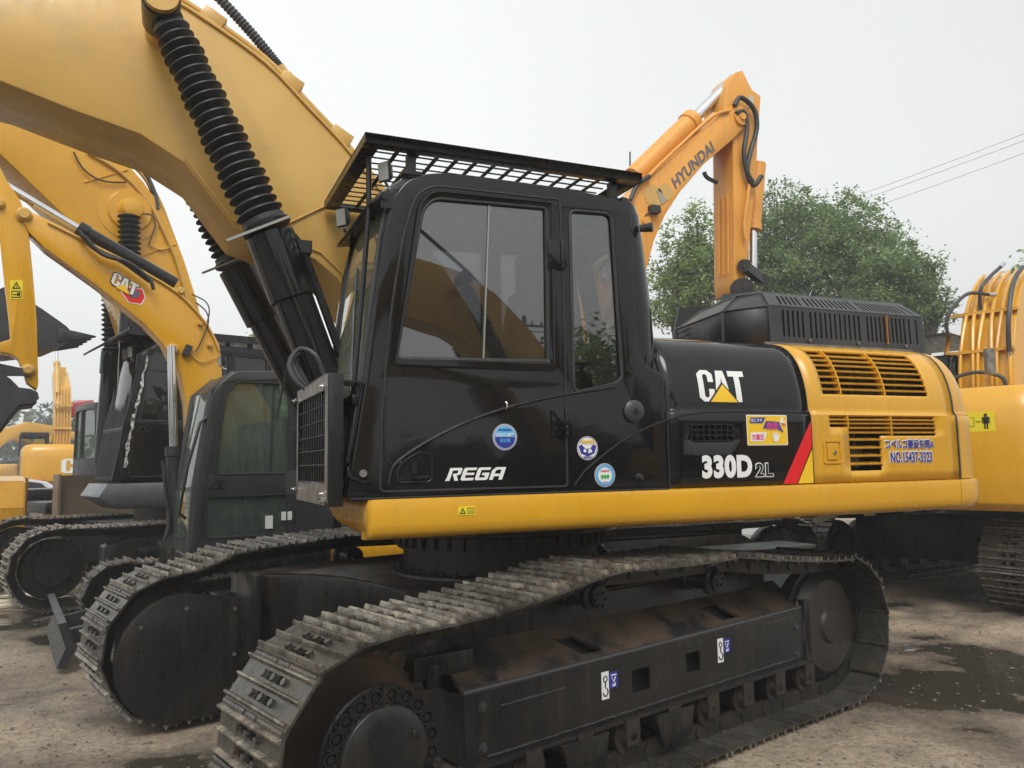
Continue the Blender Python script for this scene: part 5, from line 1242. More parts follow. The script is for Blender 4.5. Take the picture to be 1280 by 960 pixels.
b=MB(); add_geo(b,curve_geo([[(.15,.55),(.85,.55),(.5,.92)],[(.28,.60),(.72,.60),(.5,.84)]],.001),TT(.003)); add_geo(b,curve_geo([rect(.1,.08,.9,.44),rect(.14,.12,.86,.40)],.001),TT(.003)); add_geo(b,curve_geo([rect(.20,.22,.52,.27)],.001),TT(.003)); add_geo(b,curve_geo([rect(.47,.63,.53,.76)],.001),TT(.003)); add_geo(b,curve_geo([rect(.55,.17,.78,.35)],.001),TT(.003)); build('hazard_mark',b,'blackv',lb)
P=Bx.poly([(-60,470),(-20,452),(0,466),(12,474),(22,484),(38,486),(47,490),(49,498),(42,504),(24,506),(12,520),(0,536),(-30,560),(-70,560)],-.1)
mb=MB()
for y in(-.10,.45): mb.prism(P,'y',y,y+.03)
for a_,c_ in zip(P[8:],P[9:]+P[:1]): mb.bar((a_[0],.19,a_[1]),(c_[0],.19,c_[1]),.52,.025)
for a_,c_ in zip(P[:4],P[1:5]): mb.bar((a_[0],.19,a_[1]),(c_[0],.19,c_[1]),.52,.02)
build('bucket',mb,'darksteel',B)
b=MB(); b.prism([(p[0],p[1]) for p in Bx.poly([(-40,440),(2,455),(36,462),(36,470),(0,470),(-40,460)],.04)],'y',.03,.06); build('bucket_link',b,'darksteel',st)

# ---------- E: orange-yellow excavator beyond, boom raised to the right
EY=9.1; EC=(5.3,EY); Ex=Frame(EC,R(180)); E_=thing('excavator','orange-yellow excavator with dark capital lettering on its raised boom, before the trees','excavator',(EC[0],EC[1],0),R(180))
low_tracks(E_,0,1.2,.6,.45,1.6)
gen_upper(E_,1,'orange',W_=1.3,tail=2.4,hoodz=2.2,cabz=2.95)
NE=.30
P=Ex.poly([(690,500),(720,420),(762,340),(772,290),(778,262),(786,250),(812,222),(850,188),(888,155),(905,138),(925,128),(936,140),(932,158),(914,176),(880,205),(850,240),(832,268),(818,300),(812,322),(800,370),(780,430),(740,500)],NE)
bmE=beam('boom',P,NE,-.30,'orange',E_,.012)
def TE(o_,a_,u_,off,y=NE):
    o=Ex.lp(*o_,y); a=Ex.lp(*a_,y)-o; u=Ex.lp(*u_,y)-o; return lambda v:o+a*v.x+u*v.y+V((0,off+v.z,0))
te=text_geo('HYUNDAI',1,1,bold=.035,spacing=1.05); b=MB(); add_geo(b,te,TE((844.5,237),(893.5,188.5),(838.5,223.5),.004)); build('lettering',b,'grey',bmE)
for c,r in(((817,245),.15),((832,240),.12)):
    q=Ex.lp(*c,NE); b=MB(); b.rings([q+V((0,.003,0)),q+V((0,.006,0))],r,20); build('faded_emblem',b,'faded',bmE)
b=MB(); b.add([Ex.lp(x,y,NE+.012) for x,y in((820,237),(828,256),(834,250),(826,240))],[(0,1,2,3)]); build('faded_emblem',b,'beige',bmE)
tubeE=tubeF(Ex)
tubeE([(786,262),(800,232),(850,182),(890,146),(912,138)],NE+.02,.025,'orange','boom_pipe',bmE); tubeE([(792,240),(815,212),(855,176),(892,142)],NE-.2,.025,'orange','boom_pipe',bmE)
tubeE([(788,250),(796,232),(812,220)],NE+.05,.03,'rubber','boom_hose',bmE)
b=MB(); q=Ex.lp(818,262,NE+.05); b.obox(q,V((.07,0,0)),V((0,.05,0)),V((0,0,.05))); b.tube([q,Ex.lp(808,268,NE+.04),Ex.lp(802,276,NE+.02),Ex.lp(795,266,NE+.02)],.012,6); build('boom_lamp',b,'rubber',bmE)
for px,py,r in((804,277,.09),(926,147,.10)):
    q=Ex.lp(px,py,NE); b=MB(); b.lathe(q,(0,1,0),[(0,r*1.2),(.03,r*1.2),(.04,r*.6),(.06,r*.5)],20); build('pin',b,'orange',bmE)
chrome_cyl(E_,Ex.lp(792,222,0),Ex.lp(866,150,0),Ex.lp(917,99,0),.15,'orange',nm='stick_cylinder')
P=Ex.poly([(911,108),(914,97),(920,90),(928,88),(936,104),(940,112),(951,120),(947,180),(945,230),(938,290),(934,330),(931,358),(926,367),(920,367),(918,350),(917,250),(916,175),(908,150),(904,130)],NE-.06)
stE=beam('stick',P,NE-.06,-.22,'orange',E_,.012)
b=MB()
for y in(.12,.02,-.08): b.tube([Ex.lp(917,240,NE-.06)+V((.01,y-NE+.06,0)),Ex.lp(918,340,NE-.06)+V((.01,y-NE+.06,0))],.014,6)
build('stick_rib',b,'orange',stE)
chrome_cyl(E_,Ex.lp(948,205,.0),Ex.lp(941,288,.0),Ex.lp(941,352,.0),.11,'orange',nm='bucket_cylinder')
tubeE([(918,132),(926,122),(942,136),(946,160),(938,190),(934,215),(942,232),(952,220)],NE+.02,.035,'rubber','stick_hose',stE); tubeE([(920,142),(930,140),(934,160),(930,190),(934,215),(941,228)],NE+.03,.035,'rubber','stick_hose',stE)
tubeE([(938,222),(934,250),(930,280),(932,300)],NE,.025,'orange','stick_pipe',stE); tubeE([(880,215),(884,222),(896,228)],NE,.03,'rubber','stick_hose',stE)
b=MB(); b.add([Ex.lp(x,y,NE-.052) for x,y in((936,118),(943,122),(941,136),(934,134))],[(0,1,2,3)]); build('serial_label',b,'tape',stE)
b=MB(); b.bar(Ex.lp(927,330,NE),Ex.lp(955,352,NE),.12,.12); b.cyl(Ex.lp(930,332,NE+.05),Ex.lp(930,332,-.3),.09,n=16); b.cyl(Ex.lp(953,350,NE+.05),Ex.lp(953,350,-.3),.09,n=16); b.cyl(Ex.lp(927,362,NE+.02),Ex.lp(927,362,-.25),.16,n=20); build('bucket_link',b,'darksteel',stE)
Q=Ex.poly([(886,392),(890,372),(905,371),(935,369),(952,372),(968,385),(980,430),(950,480),(905,480),(880,430)],.3)
mb=MB()
for y in(.5,-.5): mb.prism(Q,'y',y,y+.04)
for a_,c_ in zip(Q[3:],Q[4:]): mb.bar((a_[0],0.02,a_[1]),(c_[0],0.02,c_[1]),.95,.04)
build('bucket',mb,'darksteel',E_)
b=MB(); b.tube([Ex.lp(788,262,-.6),Ex.lp(787.5,190,-.6)],.012,5); build('aerial',b,'satin',E_)

# ---------- F: yellow excavator on the right, rear and boom back towards us
FC=(9.95,7.14); FR=R(200); Fx=Frame(FC,FR); F_=thing('excavator','yellow excavator at the right edge with pipes running up the back of its boom','excavator',(FC[0],FC[1],0),FR)
low_tracks(F_,R(-193),1.25,.65,.46,1.75,detail=SHOES_DK)
hd,cwt,cb=gen_upper(F_,1,'yellow',W_=1.35,tail=2.75,zdeck=1.20,hoodz=2.42,cabz=3.05,cabx=(-1.2,.3),cover=False)
b=MB(); b.box(-1.3,.5,-1.4,-.3,3.26,3.30); build('roof_guard',b,'satin',F_)
b=MB(); b.box(1.0,1.45,-1.0,-.3,2.40,2.47)
for k in range(12): b.box(1.44,1.46,-1.0+.06*k,-.97+.06*k,2.42,2.52)
build('top_grille',b,'rubber',F_)
P=[(-.2,1.75),(.15,1.75),(.20,2.4),(.10,3.0),(-.15,3.5),(-.55,3.95),(-1.1,4.25),(-2.0,4.3),(-2.9,4.0),(-2.95,3.6),(-2.0,3.55),(-1.2,3.35),(-.8,3.0),(-.55,2.5)]
bmF=beam('boom',P,-.33,.33,'yellow',F_,.012)
b=MB()
for k,y in enumerate((-.26,-.16,-.05,.06,.17,.27)):
    pts=[(.20,y,1.9),(.25,y,2.4),(.15,y,3.0),(-.11,y,3.53),(-.53,y,3.99),(-1.05,y,4.28)]
    j=.03 if k%2 else -.02; pts=[(x,yy+(j if 2.0<z<3.2 else 0),z) for x,yy,z in pts]
    b.tube(smooth_pts(pts,5),.026,8)
b.tube([(.30,-.50,2.3),(.22,-.46,2.9),(.12,-.42,3.25)],.03,8)
build('boom_pipe',b,'yellow',bmF)
b=MB()
for x,z in((.22,2.55),(.10,3.05),(-.20,3.6)): b.box(x-.02,x+.07,-.48,.36,z-.02,z+.02)
build('pipe_clamp',b,'yellow',bmF)
def hoseF(pts,r=.024):
    b=MB(); b.tube(smooth_pts(pts,7),r,8); o=build('boom_hose',b,'hose',bmF)
    for a,c in((pts[0],pts[1]),(pts[-1],pts[-2])):
        b=MB(); a=V(a);c=V(c); b.cyl(a,a+(a-c).normalized()*.10,.028,n=10); build('hose_fitting',b,'chrome',o)
hoseF([(.12,-.42,3.28),(.16,-.40,3.55),(.0,-.20,3.85),(-.25,.0,3.85)]); hoseF([(.18,.30,3.0),(.25,.34,3.4),(.0,.36,3.9),(-.5,.36,4.2)],.03); hoseF([(.30,-.50,2.28),(.40,-.45,2.6),(.38,-.1,2.75),(.34,.22,2.68),(.30,.27,2.5)]); hoseF([(-.20,-.1,3.65),(-.15,-.05,3.95),(-.5,.1,4.25)])

b=MB(); b.prism([(.75,2.35),(.95,2.35),(.85,2.62),(.68,2.78),(.58,2.76),(.70,2.6)],'y',-.62,-.46); build('rubber_flap',b,'rubber',F_,bevel=.01)
from mathutils.bvhtree import BVHTree
def on_surface(obj,F,px,py):       # where the photo point lies on a built surface, in machine coordinates
    bv=BVHTree.FromPolygons([v.co for v in obj.data.vertices],[tuple(p.vertices) for p in obj.data.polygons])
    d=CAM-F.loc; r=ray(px,py); o=V((d.dot(F.x),d.dot(F.y),d.z)); rr=V((r.dot(F.x),r.dot(F.y),r.z)).normalized()
    h=bv.ray_cast(o,rr); return (h[0],h[1])
h0=on_surface(cwt,Fx,1226,527)
if h0[0] is not None:
    p,n=h0; n=V((n.x,n.y,0)).normalized(); n=n if n.dot(V(((CAM-Fx.loc).dot(Fx.x),(CAM-Fx.loc).dot(Fx.y),0))-p)>0 else -n; u=V((0,0,1)); r_=u.cross(n)
    p=p+n*.012; b=MB(); b.obox(p,r_*.13,n*.002,u*.10); wl=build('warning_label',b,'lemon',F_)
    b=MB(); q=p+n*.004
    b.obox(q+r_*.05+u*.012,r_*.022,n*.001,u*.035); b.cyl(q+r_*.05+u*.065,q+r_*.05+u*.065+n*.002,.015,n=12)
    for s_ in(-1,1): b.obox(q+r_*(.05+s_*.011)-u*.045,r_*.007,n*.001,u*.030); b.obox(q+r_*(.05+s_*.030)+u*.012,r_*.005,n*.001,u*.032)
    b.obox(q-r_*.02,r_*.022,n*.001,u*.004); b.obox(q-r_*.085,r_*.028,n*.001,u*.045); build('pictogram',b,'blackv',wl)
    b=MB(); b.obox(q-r_*.085+n*.002,r_*.023,n*.001,u*.040); build('pictogram',b,'lemon',wl)
# ================================================================== BACKGROUND
IDM=Matrix.Identity(4)
def machine(label,px,d,rot,paint,W_=1.3,tail=2.6,boomP=None,cabm='satin',gm='greenglass',hoodz=2.3,cabz=3.0,cover=True,group=None,boomm=None,name='excavator'):
    x,y=at(px,d); o=thing(name,label,'excavator',(x,y,0),R(rot),group)
    low_tracks(o,0,1.2,.6,.42,1.6)
    gen_upper(o,1,paint,W_=W_,tail=tail,hoodz=hoodz,cabz=cabz,cabm=cabm,gm=gm,cabx=(-1.2,.3),cover=cover)
    if boomP: beam('boom',boomP,-.3,.3,boomm or paint,o)
    return o
BOOM_UP=[(-.3,1.6),(.2,1.6),(.0,2.8),(-.6,4.3),(-1.4,5.1),(-2.2,5.3),(-2.2,4.9),(-1.3,4.4),(-.8,3.4)]
BOOM_LOW=[(-.3,1.6),(.2,1.6),(.1,2.4),(-.4,3.4),(-1.2,4.2),(-2.6,4.7),(-4.6,4.4),(-5.6,3.9),(-5.6,3.6),(-4.6,3.9),(-2.7,4.0),(-1.5,3.5),(-.8,2.8)]
# D: distant yellow one turned away, boom up
g=machine('distant yellow excavator turned away, black letters on its white-marked tail, boom raised',76,33,280,'yellow',hoodz=2.75,cabz=3.3,W_=1.45,boomP=[(-.3,1.6),(.3,1.6),(.35,3.4),(.1,4.4),(-.4,5.2),(-2.0,6.0),(-2.1,5.5),(-.8,4.6),(-.5,3.4)],cover=False)
b=MB()
for k in range(6): b.tube([(.37,-.27+.11*k,2.6),(.40,-.27+.11*k,3.6),(.15,-.27+.11*k,4.5),(-.3,-.27+.11*k,5.2)],.03,6)
build('boom_pipe',b,'boomyellow',g)
b=MB(); b.box(.30,.45,-.34,.34,4.35,4.45); b.box(.36,.5,-.34,.34,3.4,3.5); build('pipe_clamp',b,'boomyellow',g)
chrome_cyl(g,(-.2,-.2,4.9),(-1.0,-.2,6.3),(-1.6,-.2,7.2),.12,'boomyellow',nm='stick_cylinder')
beam('stick',[(-2.2,6.2),(-1.7,6.2),(-1.5,5.6),(-1.6,2.8),(-1.9,2.6),(-2.1,3.0),(-2.4,5.5)],-.2,.2,'yellow',g)
b=MB(); add_geo(b,curve_geo(logo_cat(1.5,.55),.002),lambda v:V((2.615-v.z,-.15+v.x,1.62+v.y))); 
lgd=build('logo',b,'white',g)
b=MB(); b.obox(V((2.60,-.95,1.34)),V((.02,0,0)),V((0,.28,0)),V((0,0,.05))); build('rear_reflector',b,'red',g)
# G: dark compact machine with a brown blade in front
x,y=at(112,15.5); G=thing('excavator','compact dark cabbed excavator standing behind a raised brown dozer blade','excavator',(x,y,0),R(112))
low_tracks(G,0,.95,.45,.36,1.3)
b=MB(); b.box(-1.0,1.6,-1.0,1.0,.95,1.15); build('deck',b,'satin',G,bevel=.03)
b=MB(); b.box(.5,1.6,-1.0,1.0,1.15,1.36); build('engine_hood',b,'satin',G,bevel=.04)
gen_cab(G,-.95,.45,-.95,.15,1.15,2.98,lean=.15,gm='greenglass',m='satin')
b=MB(); b.tube([(-1.0,.15,1.5),(-1.06,.12,2.1),(-1.04,-.25,2.25),(-1.0,-.3,1.3)],.02,6); build('handrail',b,'satin',G)
b=MB(); b.box(-.95,-.75,-.98,-.85,1.15,1.6); build('tool_box',b,'orange',G,bevel=.03)
b=MB(); pts=[(-2.25,.10),(-2.12,.35),(-2.10,.9),(-2.16,1.35),(-2.28,1.62)]
b.loft([[V((px_,yy,z)),V((px_-.05,yy,z)),V((px_-.05,yy2,z)),V((px_,yy2,z))] for (px_,z) in pts for yy,yy2 in((-1.15,1.15),)]); b.box(-2.33,-2.05,-1.19,-1.15,.1,1.64); b.box(-2.33,-2.05,1.15,1.19,.1,1.64)
b.bar((-1.0,-.5,.6),(-2.1,-.5,.6),.14,.2); b.bar((-1.0,.5,.6),(-2.1,.5,.6),.14,.2)
build('dozer_blade',b,'brownsteel',G)
# red machine and others far back
g=machine('far red excavator with its dusty red boom folded low above the compact one',128,38,70,'redpaint',boomP=[(-.3,1.6),(.3,1.6),(.2,2.8),(-.4,4.0),(-1.8,4.9),(-3.6,4.6),(-3.6,4.0),(-1.9,4.1),(-.9,3.2)],hoodz=2.6,cabz=3.3)
g=machine('far orange yellow excavator at the left edge beside the parked car',-42,52,240,'orange',boomP=BOOM_LOW,hoodz=2.1,cabz=3.1)
g=machine('dusty far excavator with a lowered boom half hidden at the left margin',-30,46,210,'yellow',boomP=BOOM_LOW)
g=machine('far grey roofed excavator standing among the haze behind the car',30,58,150,'yellow',boomP=BOOM_LOW,cabm='greyframe')
# yellow blade/bucket standing on the ground at the left edge
x,y=at(-34,13.2); o=thing('bucket','yellow steel bucket standing on the ground at the left edge behind the tracks','bucket',(x,y,0),R(280))
b=MB(); P=[(-.45,.06),(.35,.06),(.62,.5),(.60,1.1),(.35,1.52),(-.1,1.60)]
for yy in(-.75,.70): b.prism(P,'y',yy,yy+.05)
for a,c in zip(P,P[1:]): b.bar((a[0],0,a[1]),(c[0],0,c[1]),1.45,.04)
build('shell',b,'yellow',o); b=MB(); b.box(.2,.55,-.25,-.15,1.4,1.85); b.box(.2,.55,.15,.25,1.4,1.85); build('hanger',b,'yellow',o,bevel=.02)
b=MB(); b.bar((-.45,-.78,.06),(-.1,-.78,1.60),.06,.06,up=(0,1,0)); b.bar((-.45,.78,.06),(-.1,.78,1.60),.06,.06,up=(0,1,0)); build('edge_rail',b,'boomyellow',o)
# parked car
x,y=at(-12,26); o=thing('car','silver parked car with a red tail light, cut off by the left edge','car',(x,y,.05),R(8))
body=[(-2.1,.35),(-2.15,.75),(-1.5,.92),(-.7,1.0),(-.2,1.38),(.9,1.45),(1.6,1.32),(2.1,.98),(2.2,.6),(2.15,.35)]
b=MB(); rings=[]
for yy,k in((-.88,.94),(-.84,1),(.84,1),(.88,.94)):
    rings.append([V((x_,yy*(1-.16*max(0,(z-.9)/.5)),.35+(z-.35)*k)) for x_,z in body])
b.loft(rings); build('body',b,'carpaint',o,bevel=.03)
b=MB()
for s_ in(-1,1):
    b.prism([(-.55,1.0),(-.12,1.32),(.85,1.38),(1.45,1.27),(1.75,1.0)],'y',s_*.80-.06*s_,s_*.845)
build('side_window',b,'dark',o)
b=MB(); b.box(1.9,2.19,-.88,-.55,.80,.95); b.box(1.9,2.19,.55,.88,.80,.95); build('tail_light',b,'red',o)
for wx in(-1.35,1.35):
    for wy in(-.80,.80):
        b=MB(); b.lathe((wx,wy-.1,.32),(0,1,0),[(0,.2),(0,.30),(.03,.32),(.17,.32),(.2,.30),(.2,.2)],24); wh=build('wheel',b,'rubber',o)
        b=MB(); b.lathe((wx,wy-.105,.32),(0,1,0),[(0,.05),(0,.2),(.21,.2),(.21,.05)],16); build('rim',b,'steel',wh)
# long grey-green steel box beam lying behind the near excavator
b=MB(); b.box(-1.3,1.3,-.22,.22,.05,.70); b.box(-1.3,1.3,-.26,.26,.70,.74)
o=build('steel_beam',b,'greywall',None,bevel=.01); o.location=(5.3,7.12,0); o.rotation_euler=(0,0,R(2)); tag(o,'long grey green steel beam lying on the ground behind the black excavator','steel beam')
# scrap ring of rope at lower left
b=MB(); cx,cy=onZ(14,757,.08).x,onZ(14,757,.08).y
b.tube([V((cx+.28*math.cos(t),cy+.28*math.sin(t),.10+.02*math.sin(3*t))) for t in [2*math.pi*k/24 for k in range(25)]],.035,8); b.tube([V((cx+.24*math.cos(t)+.03,cy+.24*math.sin(t),.16)) for t in [2*math.pi*k/24 for k in range(22)]],.03,8)
o=build('rope_coil',b,'tape'); tag(o,'dirty pale rope coil lying on the ground by the left track','rope')

# ---------------------------------------------------------------- trees
def leafmat(name,c1,c2):
    m=D.materials.new(name); m.use_nodes=True; nt=m.node_tree; nt.nodes.clear(); L=nt.links
    out=nd(nt,'ShaderNodeOutputMaterial'); d=nd(nt,'ShaderNodeBsdfDiffuse'); t=nd(nt,'ShaderNodeBsdfTranslucent'); g=nd(nt,'ShaderNodeBsdfGlossy'); g.inputs['Roughness'].default_value=.35
    geo=nd(nt,'ShaderNodeNewGeometry'); n=nd(nt,'ShaderNodeTexNoise'); n.inputs['Scale'].default_value=.9; n.inputs['Detail'].default_value=3; L.new(geo.outputs['Position'],n.inputs['Vector'])
    r=ramp(nt,n.outputs['Fac'],[(.35,c4(c1)),(.65,c4(c2))]); 
    hv=nd(nt,'ShaderNodeHueSaturation'); mrn=nd(nt,'ShaderNodeMapRange'); mrn.inputs[3].default_value=.55; mrn.inputs[4].default_value=1.35; L.new(geo.outputs['Random Per Island'],mrn.inputs[0]); L.new(mrn.outputs[0],hv.inputs['Value']); L.new(r.outputs[0],hv.inputs['Color'])
    L.new(hv.outputs[0],d.inputs[0]); L.new(hv.outputs[0],t.inputs[0])
    a=nd(nt,'ShaderNodeMixShader'); a.inputs[0].default_value=.5; L.new(d.outputs[0],a.inputs[1]); L.new(t.outputs[0],a.inputs[2])
    b_=nd(nt,'ShaderNodeMixShader'); b_.inputs[0].default_value=.06; L.new(a.outputs[0],b_.inputs[1]); L.new(g.outputs[0],b_.inputs[2]); L.new(b_.outputs[0],out.inputs[0]); return m
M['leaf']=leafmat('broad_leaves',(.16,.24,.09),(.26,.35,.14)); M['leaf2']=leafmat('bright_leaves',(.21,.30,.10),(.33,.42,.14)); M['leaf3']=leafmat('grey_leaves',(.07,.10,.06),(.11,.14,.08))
def tree(label,px,d,blobs,n,leaf=.15,m='leaf',seed=1,group='trees behind the machines',name='tree',trunk_r=.16,clump=.38):
    """blobs: (px,py,radius_px_x,radius_px_y) of crown masses as measured at distance d"""
    rn=random.Random(seed); x,y=at(px,d); root=thing(name,label,'tree',(x,y,.05),0,group)
    side=_R0; fw=_F0; B3=[]
    for bx,by,rx,ry in blobs:
        lat=(bx-px)/FPX*d; z=elev(by,d); B3.append((V((0,0,0))+side*lat+fw*rn.uniform(-.6,.6)+V((0,0,z)),rx/FPX*d,ry/FPX*d))
    zt=min(c.z-r for c,_,r in B3)
    tr=MB(); fork=V((0,0,max(1.2,zt*.7))); tr.rings([V((0,0,-.05)),V((.04,0,fork.z*.5)),fork],[trunk_r*1.3,trunk_r,trunk_r*.8],8)
    cl=[]
    for c,rx,rz in B3:
        p1=fork.lerp(c,.5)+V((rn.uniform(-.3,.3),rn.uniform(-.3,.3),.1)); tr.rings(smooth_pts([fork,p1,c+V((0,0,rz*.5))],3),[trunk_r*.55*(1-k/7.5)+.02 for k in range(7)],6)
        for k in range(5):
            e=c+V((rn.uniform(-1,1)*rx,rn.uniform(-1,1)*rx,rn.uniform(-.5,1)*rz))*.75; tr.rings([p1.lerp(c,rn.random()*.8),e],[.035,.01],5)
    tot=sum(rx*rz for _,rx,rz in B3); 
    cr=MB()
    for c,rx,rz in B3:
        nc=max(6,int(n/34*rx*rz/tot))
        for k in range(nc):
            v=V((rn.gauss(0,1),rn.gauss(0,1),rn.gauss(0,1))).normalized(); rr=rn.random()**.45*rn.choice((1,1,1,1.12,1.25))
            q=c+side*(v.x*rx*rr)+fw*(v.y*rx*rr)+V((0,0,v.z*rz*rr)); cs=clump*rn.uniform(.5,1.25)
            if rr>.8: cs*=.7; q+=side*(v.x*.15)+V((0,0,abs(v.z)*.2))
            for j in range(rn.randint(22,46)):
                p=q+V((rn.gauss(0,1),rn.gauss(0,1),rn.gauss(0,.8)))*cs*.5
                u=V((rn.gauss(0,1),rn.gauss(0,1),rn.gauss(0,.6))).normalized(); w_=u.cross(V((rn.gauss(0,.5),rn.gauss(0,.5),1))).normalized(); l=leaf*rn.uniform(.6,1.2)
                K=len(cr.v); cr.v+=[p-u*l*.5,p+w_*l*.28,p+u*l*.5,p-w_*l*.28]; cr.f.append((K,K+1,K+2,K+3)); cr.m.append(0)
    build('trunk',tr,'bark',root); build('crown',cr,m,root,weld=False)
    return root
tree('tall bushy tree with the highest crown, right of the raised orange stick',1000,25,[(985,300,70,62),(940,320,50,50),(1050,320,62,62),(1000,350,90,60),(990,262,32,30),(1085,300,35,40),(930,290,22,30),(1110,360,50,50),(1020,275,30,28),(960,360,60,50),(1060,275,26,24),(1080,350,60,50)],54000,leaf=.13,seed=2,clump=.42)
tree('lighter leafy tree between the black cab and the orange stick',872,24,[(872,320,34,45),(850,350,32,35),(880,290,14,26),(862,380,45,40),(900,350,40,45),(842,395,30,30),(880,345,40,45)],15000,leaf=.135,m='leaf2',seed=4)
tree('lower spreading tree with airy branches, left of the piped boom',1150,22,[(1130,380,50,50),(1165,390,36,44),(1180,350,10,26),(1120,345,35,26),(1100,395,30,40),(1190,395,12,30),(1168,340,8,18),(1140,350,30,30),(1120,385,50,45)],17000,leaf=.125,seed=6)
tree('bright green shrubby tree low at the right edge under the hoses',1275,21,[(1272,420,25,50),(1265,460,30,40),(1300,400,40,60)],7000,leaf=.14,m='leaf2',seed=8,name='tree')
tree('feathery young tree seen beside the black boom cylinders',326,27,[(322,425,16,18),(338,440,20,24),(315,445,16,22),(345,420,10,14)],2600,leaf=.13,m='leaf2',seed=9,trunk_r=.08,clump=.3)
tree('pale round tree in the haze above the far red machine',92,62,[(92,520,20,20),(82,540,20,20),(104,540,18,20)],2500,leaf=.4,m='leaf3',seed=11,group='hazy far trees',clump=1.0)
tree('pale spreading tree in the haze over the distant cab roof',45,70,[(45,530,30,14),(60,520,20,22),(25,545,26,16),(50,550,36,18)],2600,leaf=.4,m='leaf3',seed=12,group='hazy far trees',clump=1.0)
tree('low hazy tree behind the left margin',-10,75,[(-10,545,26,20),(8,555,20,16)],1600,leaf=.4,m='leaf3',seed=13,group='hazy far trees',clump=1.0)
# far treeline closing the yard; unseen nearer rear arc added to darken reflections
cr=MB(); rn=random.Random(21)
for k in range(30000):
    az=rn.uniform(0,2*math.pi); a=az*1.3; d=rn.uniform(88,106) if math.sin(az)>-.25 else rn.uniform(40,52); x,y=d*math.cos(az),d*math.sin(az)+(6 if d>60 else -4); h=5.5+2.2*math.sin(a*9)+1.3*math.sin(a*23+1); z=.0+abs(h)*rn.random()**.7
    p=V((x,y,z)); u=V((rn.gauss(0,1),rn.gauss(0,1),rn.gauss(0,.6))).normalized(); w_=u.cross(V((rn.gauss(0,.5),rn.gauss(0,.5),1))).normalized(); l=rn.uniform(.7,1.5)
    K=len(cr.v); cr.v+=[p-u*l*.5,p+w_*l*.35,p+u*l*.5,p-w_*l*.35]; cr.f.append((K,K+1,K+2,K+3)); cr.m.append(0)
o=build('treeline',cr,'leaf3',weld=False); tag(o,'far treeline fading into haze round the yard, unseen rear added to darken reflections','treeline',kind='stuff')
# overhead wires
for k,(a,c,lb) in enumerate((((780,341),(1330,158),'highest'),((780,347),(1350,160),'middle'),((790,357),(1380,166),'lowest'))):
    pa=V((*at(a[0],48),elev(a[1],48))); pb=V((*at(c[0],34),elev(c[1],34)))
    b=MB(); b.tube([pa.lerp(pb,t/8)-V((0,0,.25*math.sin(math.pi*t/8))) for t in range(9)],.011,5); o=build('power_line',b,'greyframe'); tag(o,lb+' of the three thin power lines crossing the grey sky','power line',group='power lines')
# pole behind the viewpoint shows in the cab glass; unseen tree added to darken it
q=onY(655,370,34.0); px_,py_=q.x,7.44-34.0
o=thing('utility_pole','concrete power pole with two crossarms, seen only as a reflection in the door window','utility pole',(px_,py_,.03))
b=MB(); b.cyl((0,0,0),(0,0,8.6),.17,.11,n=14); build('pole',b,'greyframe',o)
for z_ in(8.1,7.3):
    b=MB(); b.box(-1.0,1.0,-.05,.05,z_,z_+.10)
    ca=build('crossarm',b,'greyframe',o)
    for x_ in(-.9,-.4,.4,.9): b=MB(); b.lathe((x_,0,z_+.10),(0,0,1),[(0,.03),(.05,.06),(.10,.04),(.15,.06),(.2,.02)],10); build('insulator',b,'steel',ca)
for x_ in(-.9,.4):
    b=MB(); b.tube([V((px_+x_+t*6-30,py_+.5*0,8.36-.45*math.sin(math.pi*t/10)+.0)) for t in range(11)],.02,5); w2=build('power_line',b,'rubber'); tag(w2,('left' if x_<0 else 'right')+' wire on the pole mirrored in the door window','power line',group='power lines on the mirrored pole')
def reflection_tree(label,x,y,h,r,n,seed):
    rn=random.Random(seed); root=thing('tree',label,'tree',(x,y,.05)); tr=MB(); tr.rings([V((0,0,0)),V((.05,0,h*.3)),V((0,.1,h*.6))],[.2,.16,.08],8); cr=MB()
    for k in range(int(n/30)):
        v=V((rn.gauss(0,1),rn.gauss(0,1),rn.gauss(0,1))).normalized()*rn.random()**.4; q=V((v.x*r,v.y*r,h*.62+v.z*h*.38))
        for j in range(30):
            p=q+V((rn.gauss(0,1),rn.gauss(0,1),rn.gauss(0,1)))*.3; u=V((rn.gauss(0,1),rn.gauss(0,1),rn.gauss(0,.6))).normalized(); w_=u.orthogonal().normalized(); l=rn.uniform(.14,.28); K=len(cr.v); cr.v+=[p-u*l*.5,p+w_*l*.3,p+u*l*.5,p-w_*l*.3]; cr.f.append((K,K+1,K+2,K+3)); cr.m.append(0)
    build('trunk',tr,'bark',root); build('crown',cr,'leaf',root,weld=False)
reflection_tree('added tree out of view, there only for a dark reflection in the narrow rear window',12.6,-14.5,5.6,2.3,6000,41)
# ---------------------------------------------------------------- the machine parked opposite, mirrored in the near cab
def copy_tree(o,parent):
    c=o.copy(); col.objects.link(c); c.parent=parent
    for ch in o.children: copy_tree(ch,c)
    return c
c=copy_tree(ex,None); c.location=(6.0,-3.45,0); c.rotation_euler=(0,0,R(2))
c['label']='excavator parked opposite, visible only mirrored in the windows of the black cab'
ex['label']='big black and yellow excavator with a roof-guarded black cab, nearest of all'
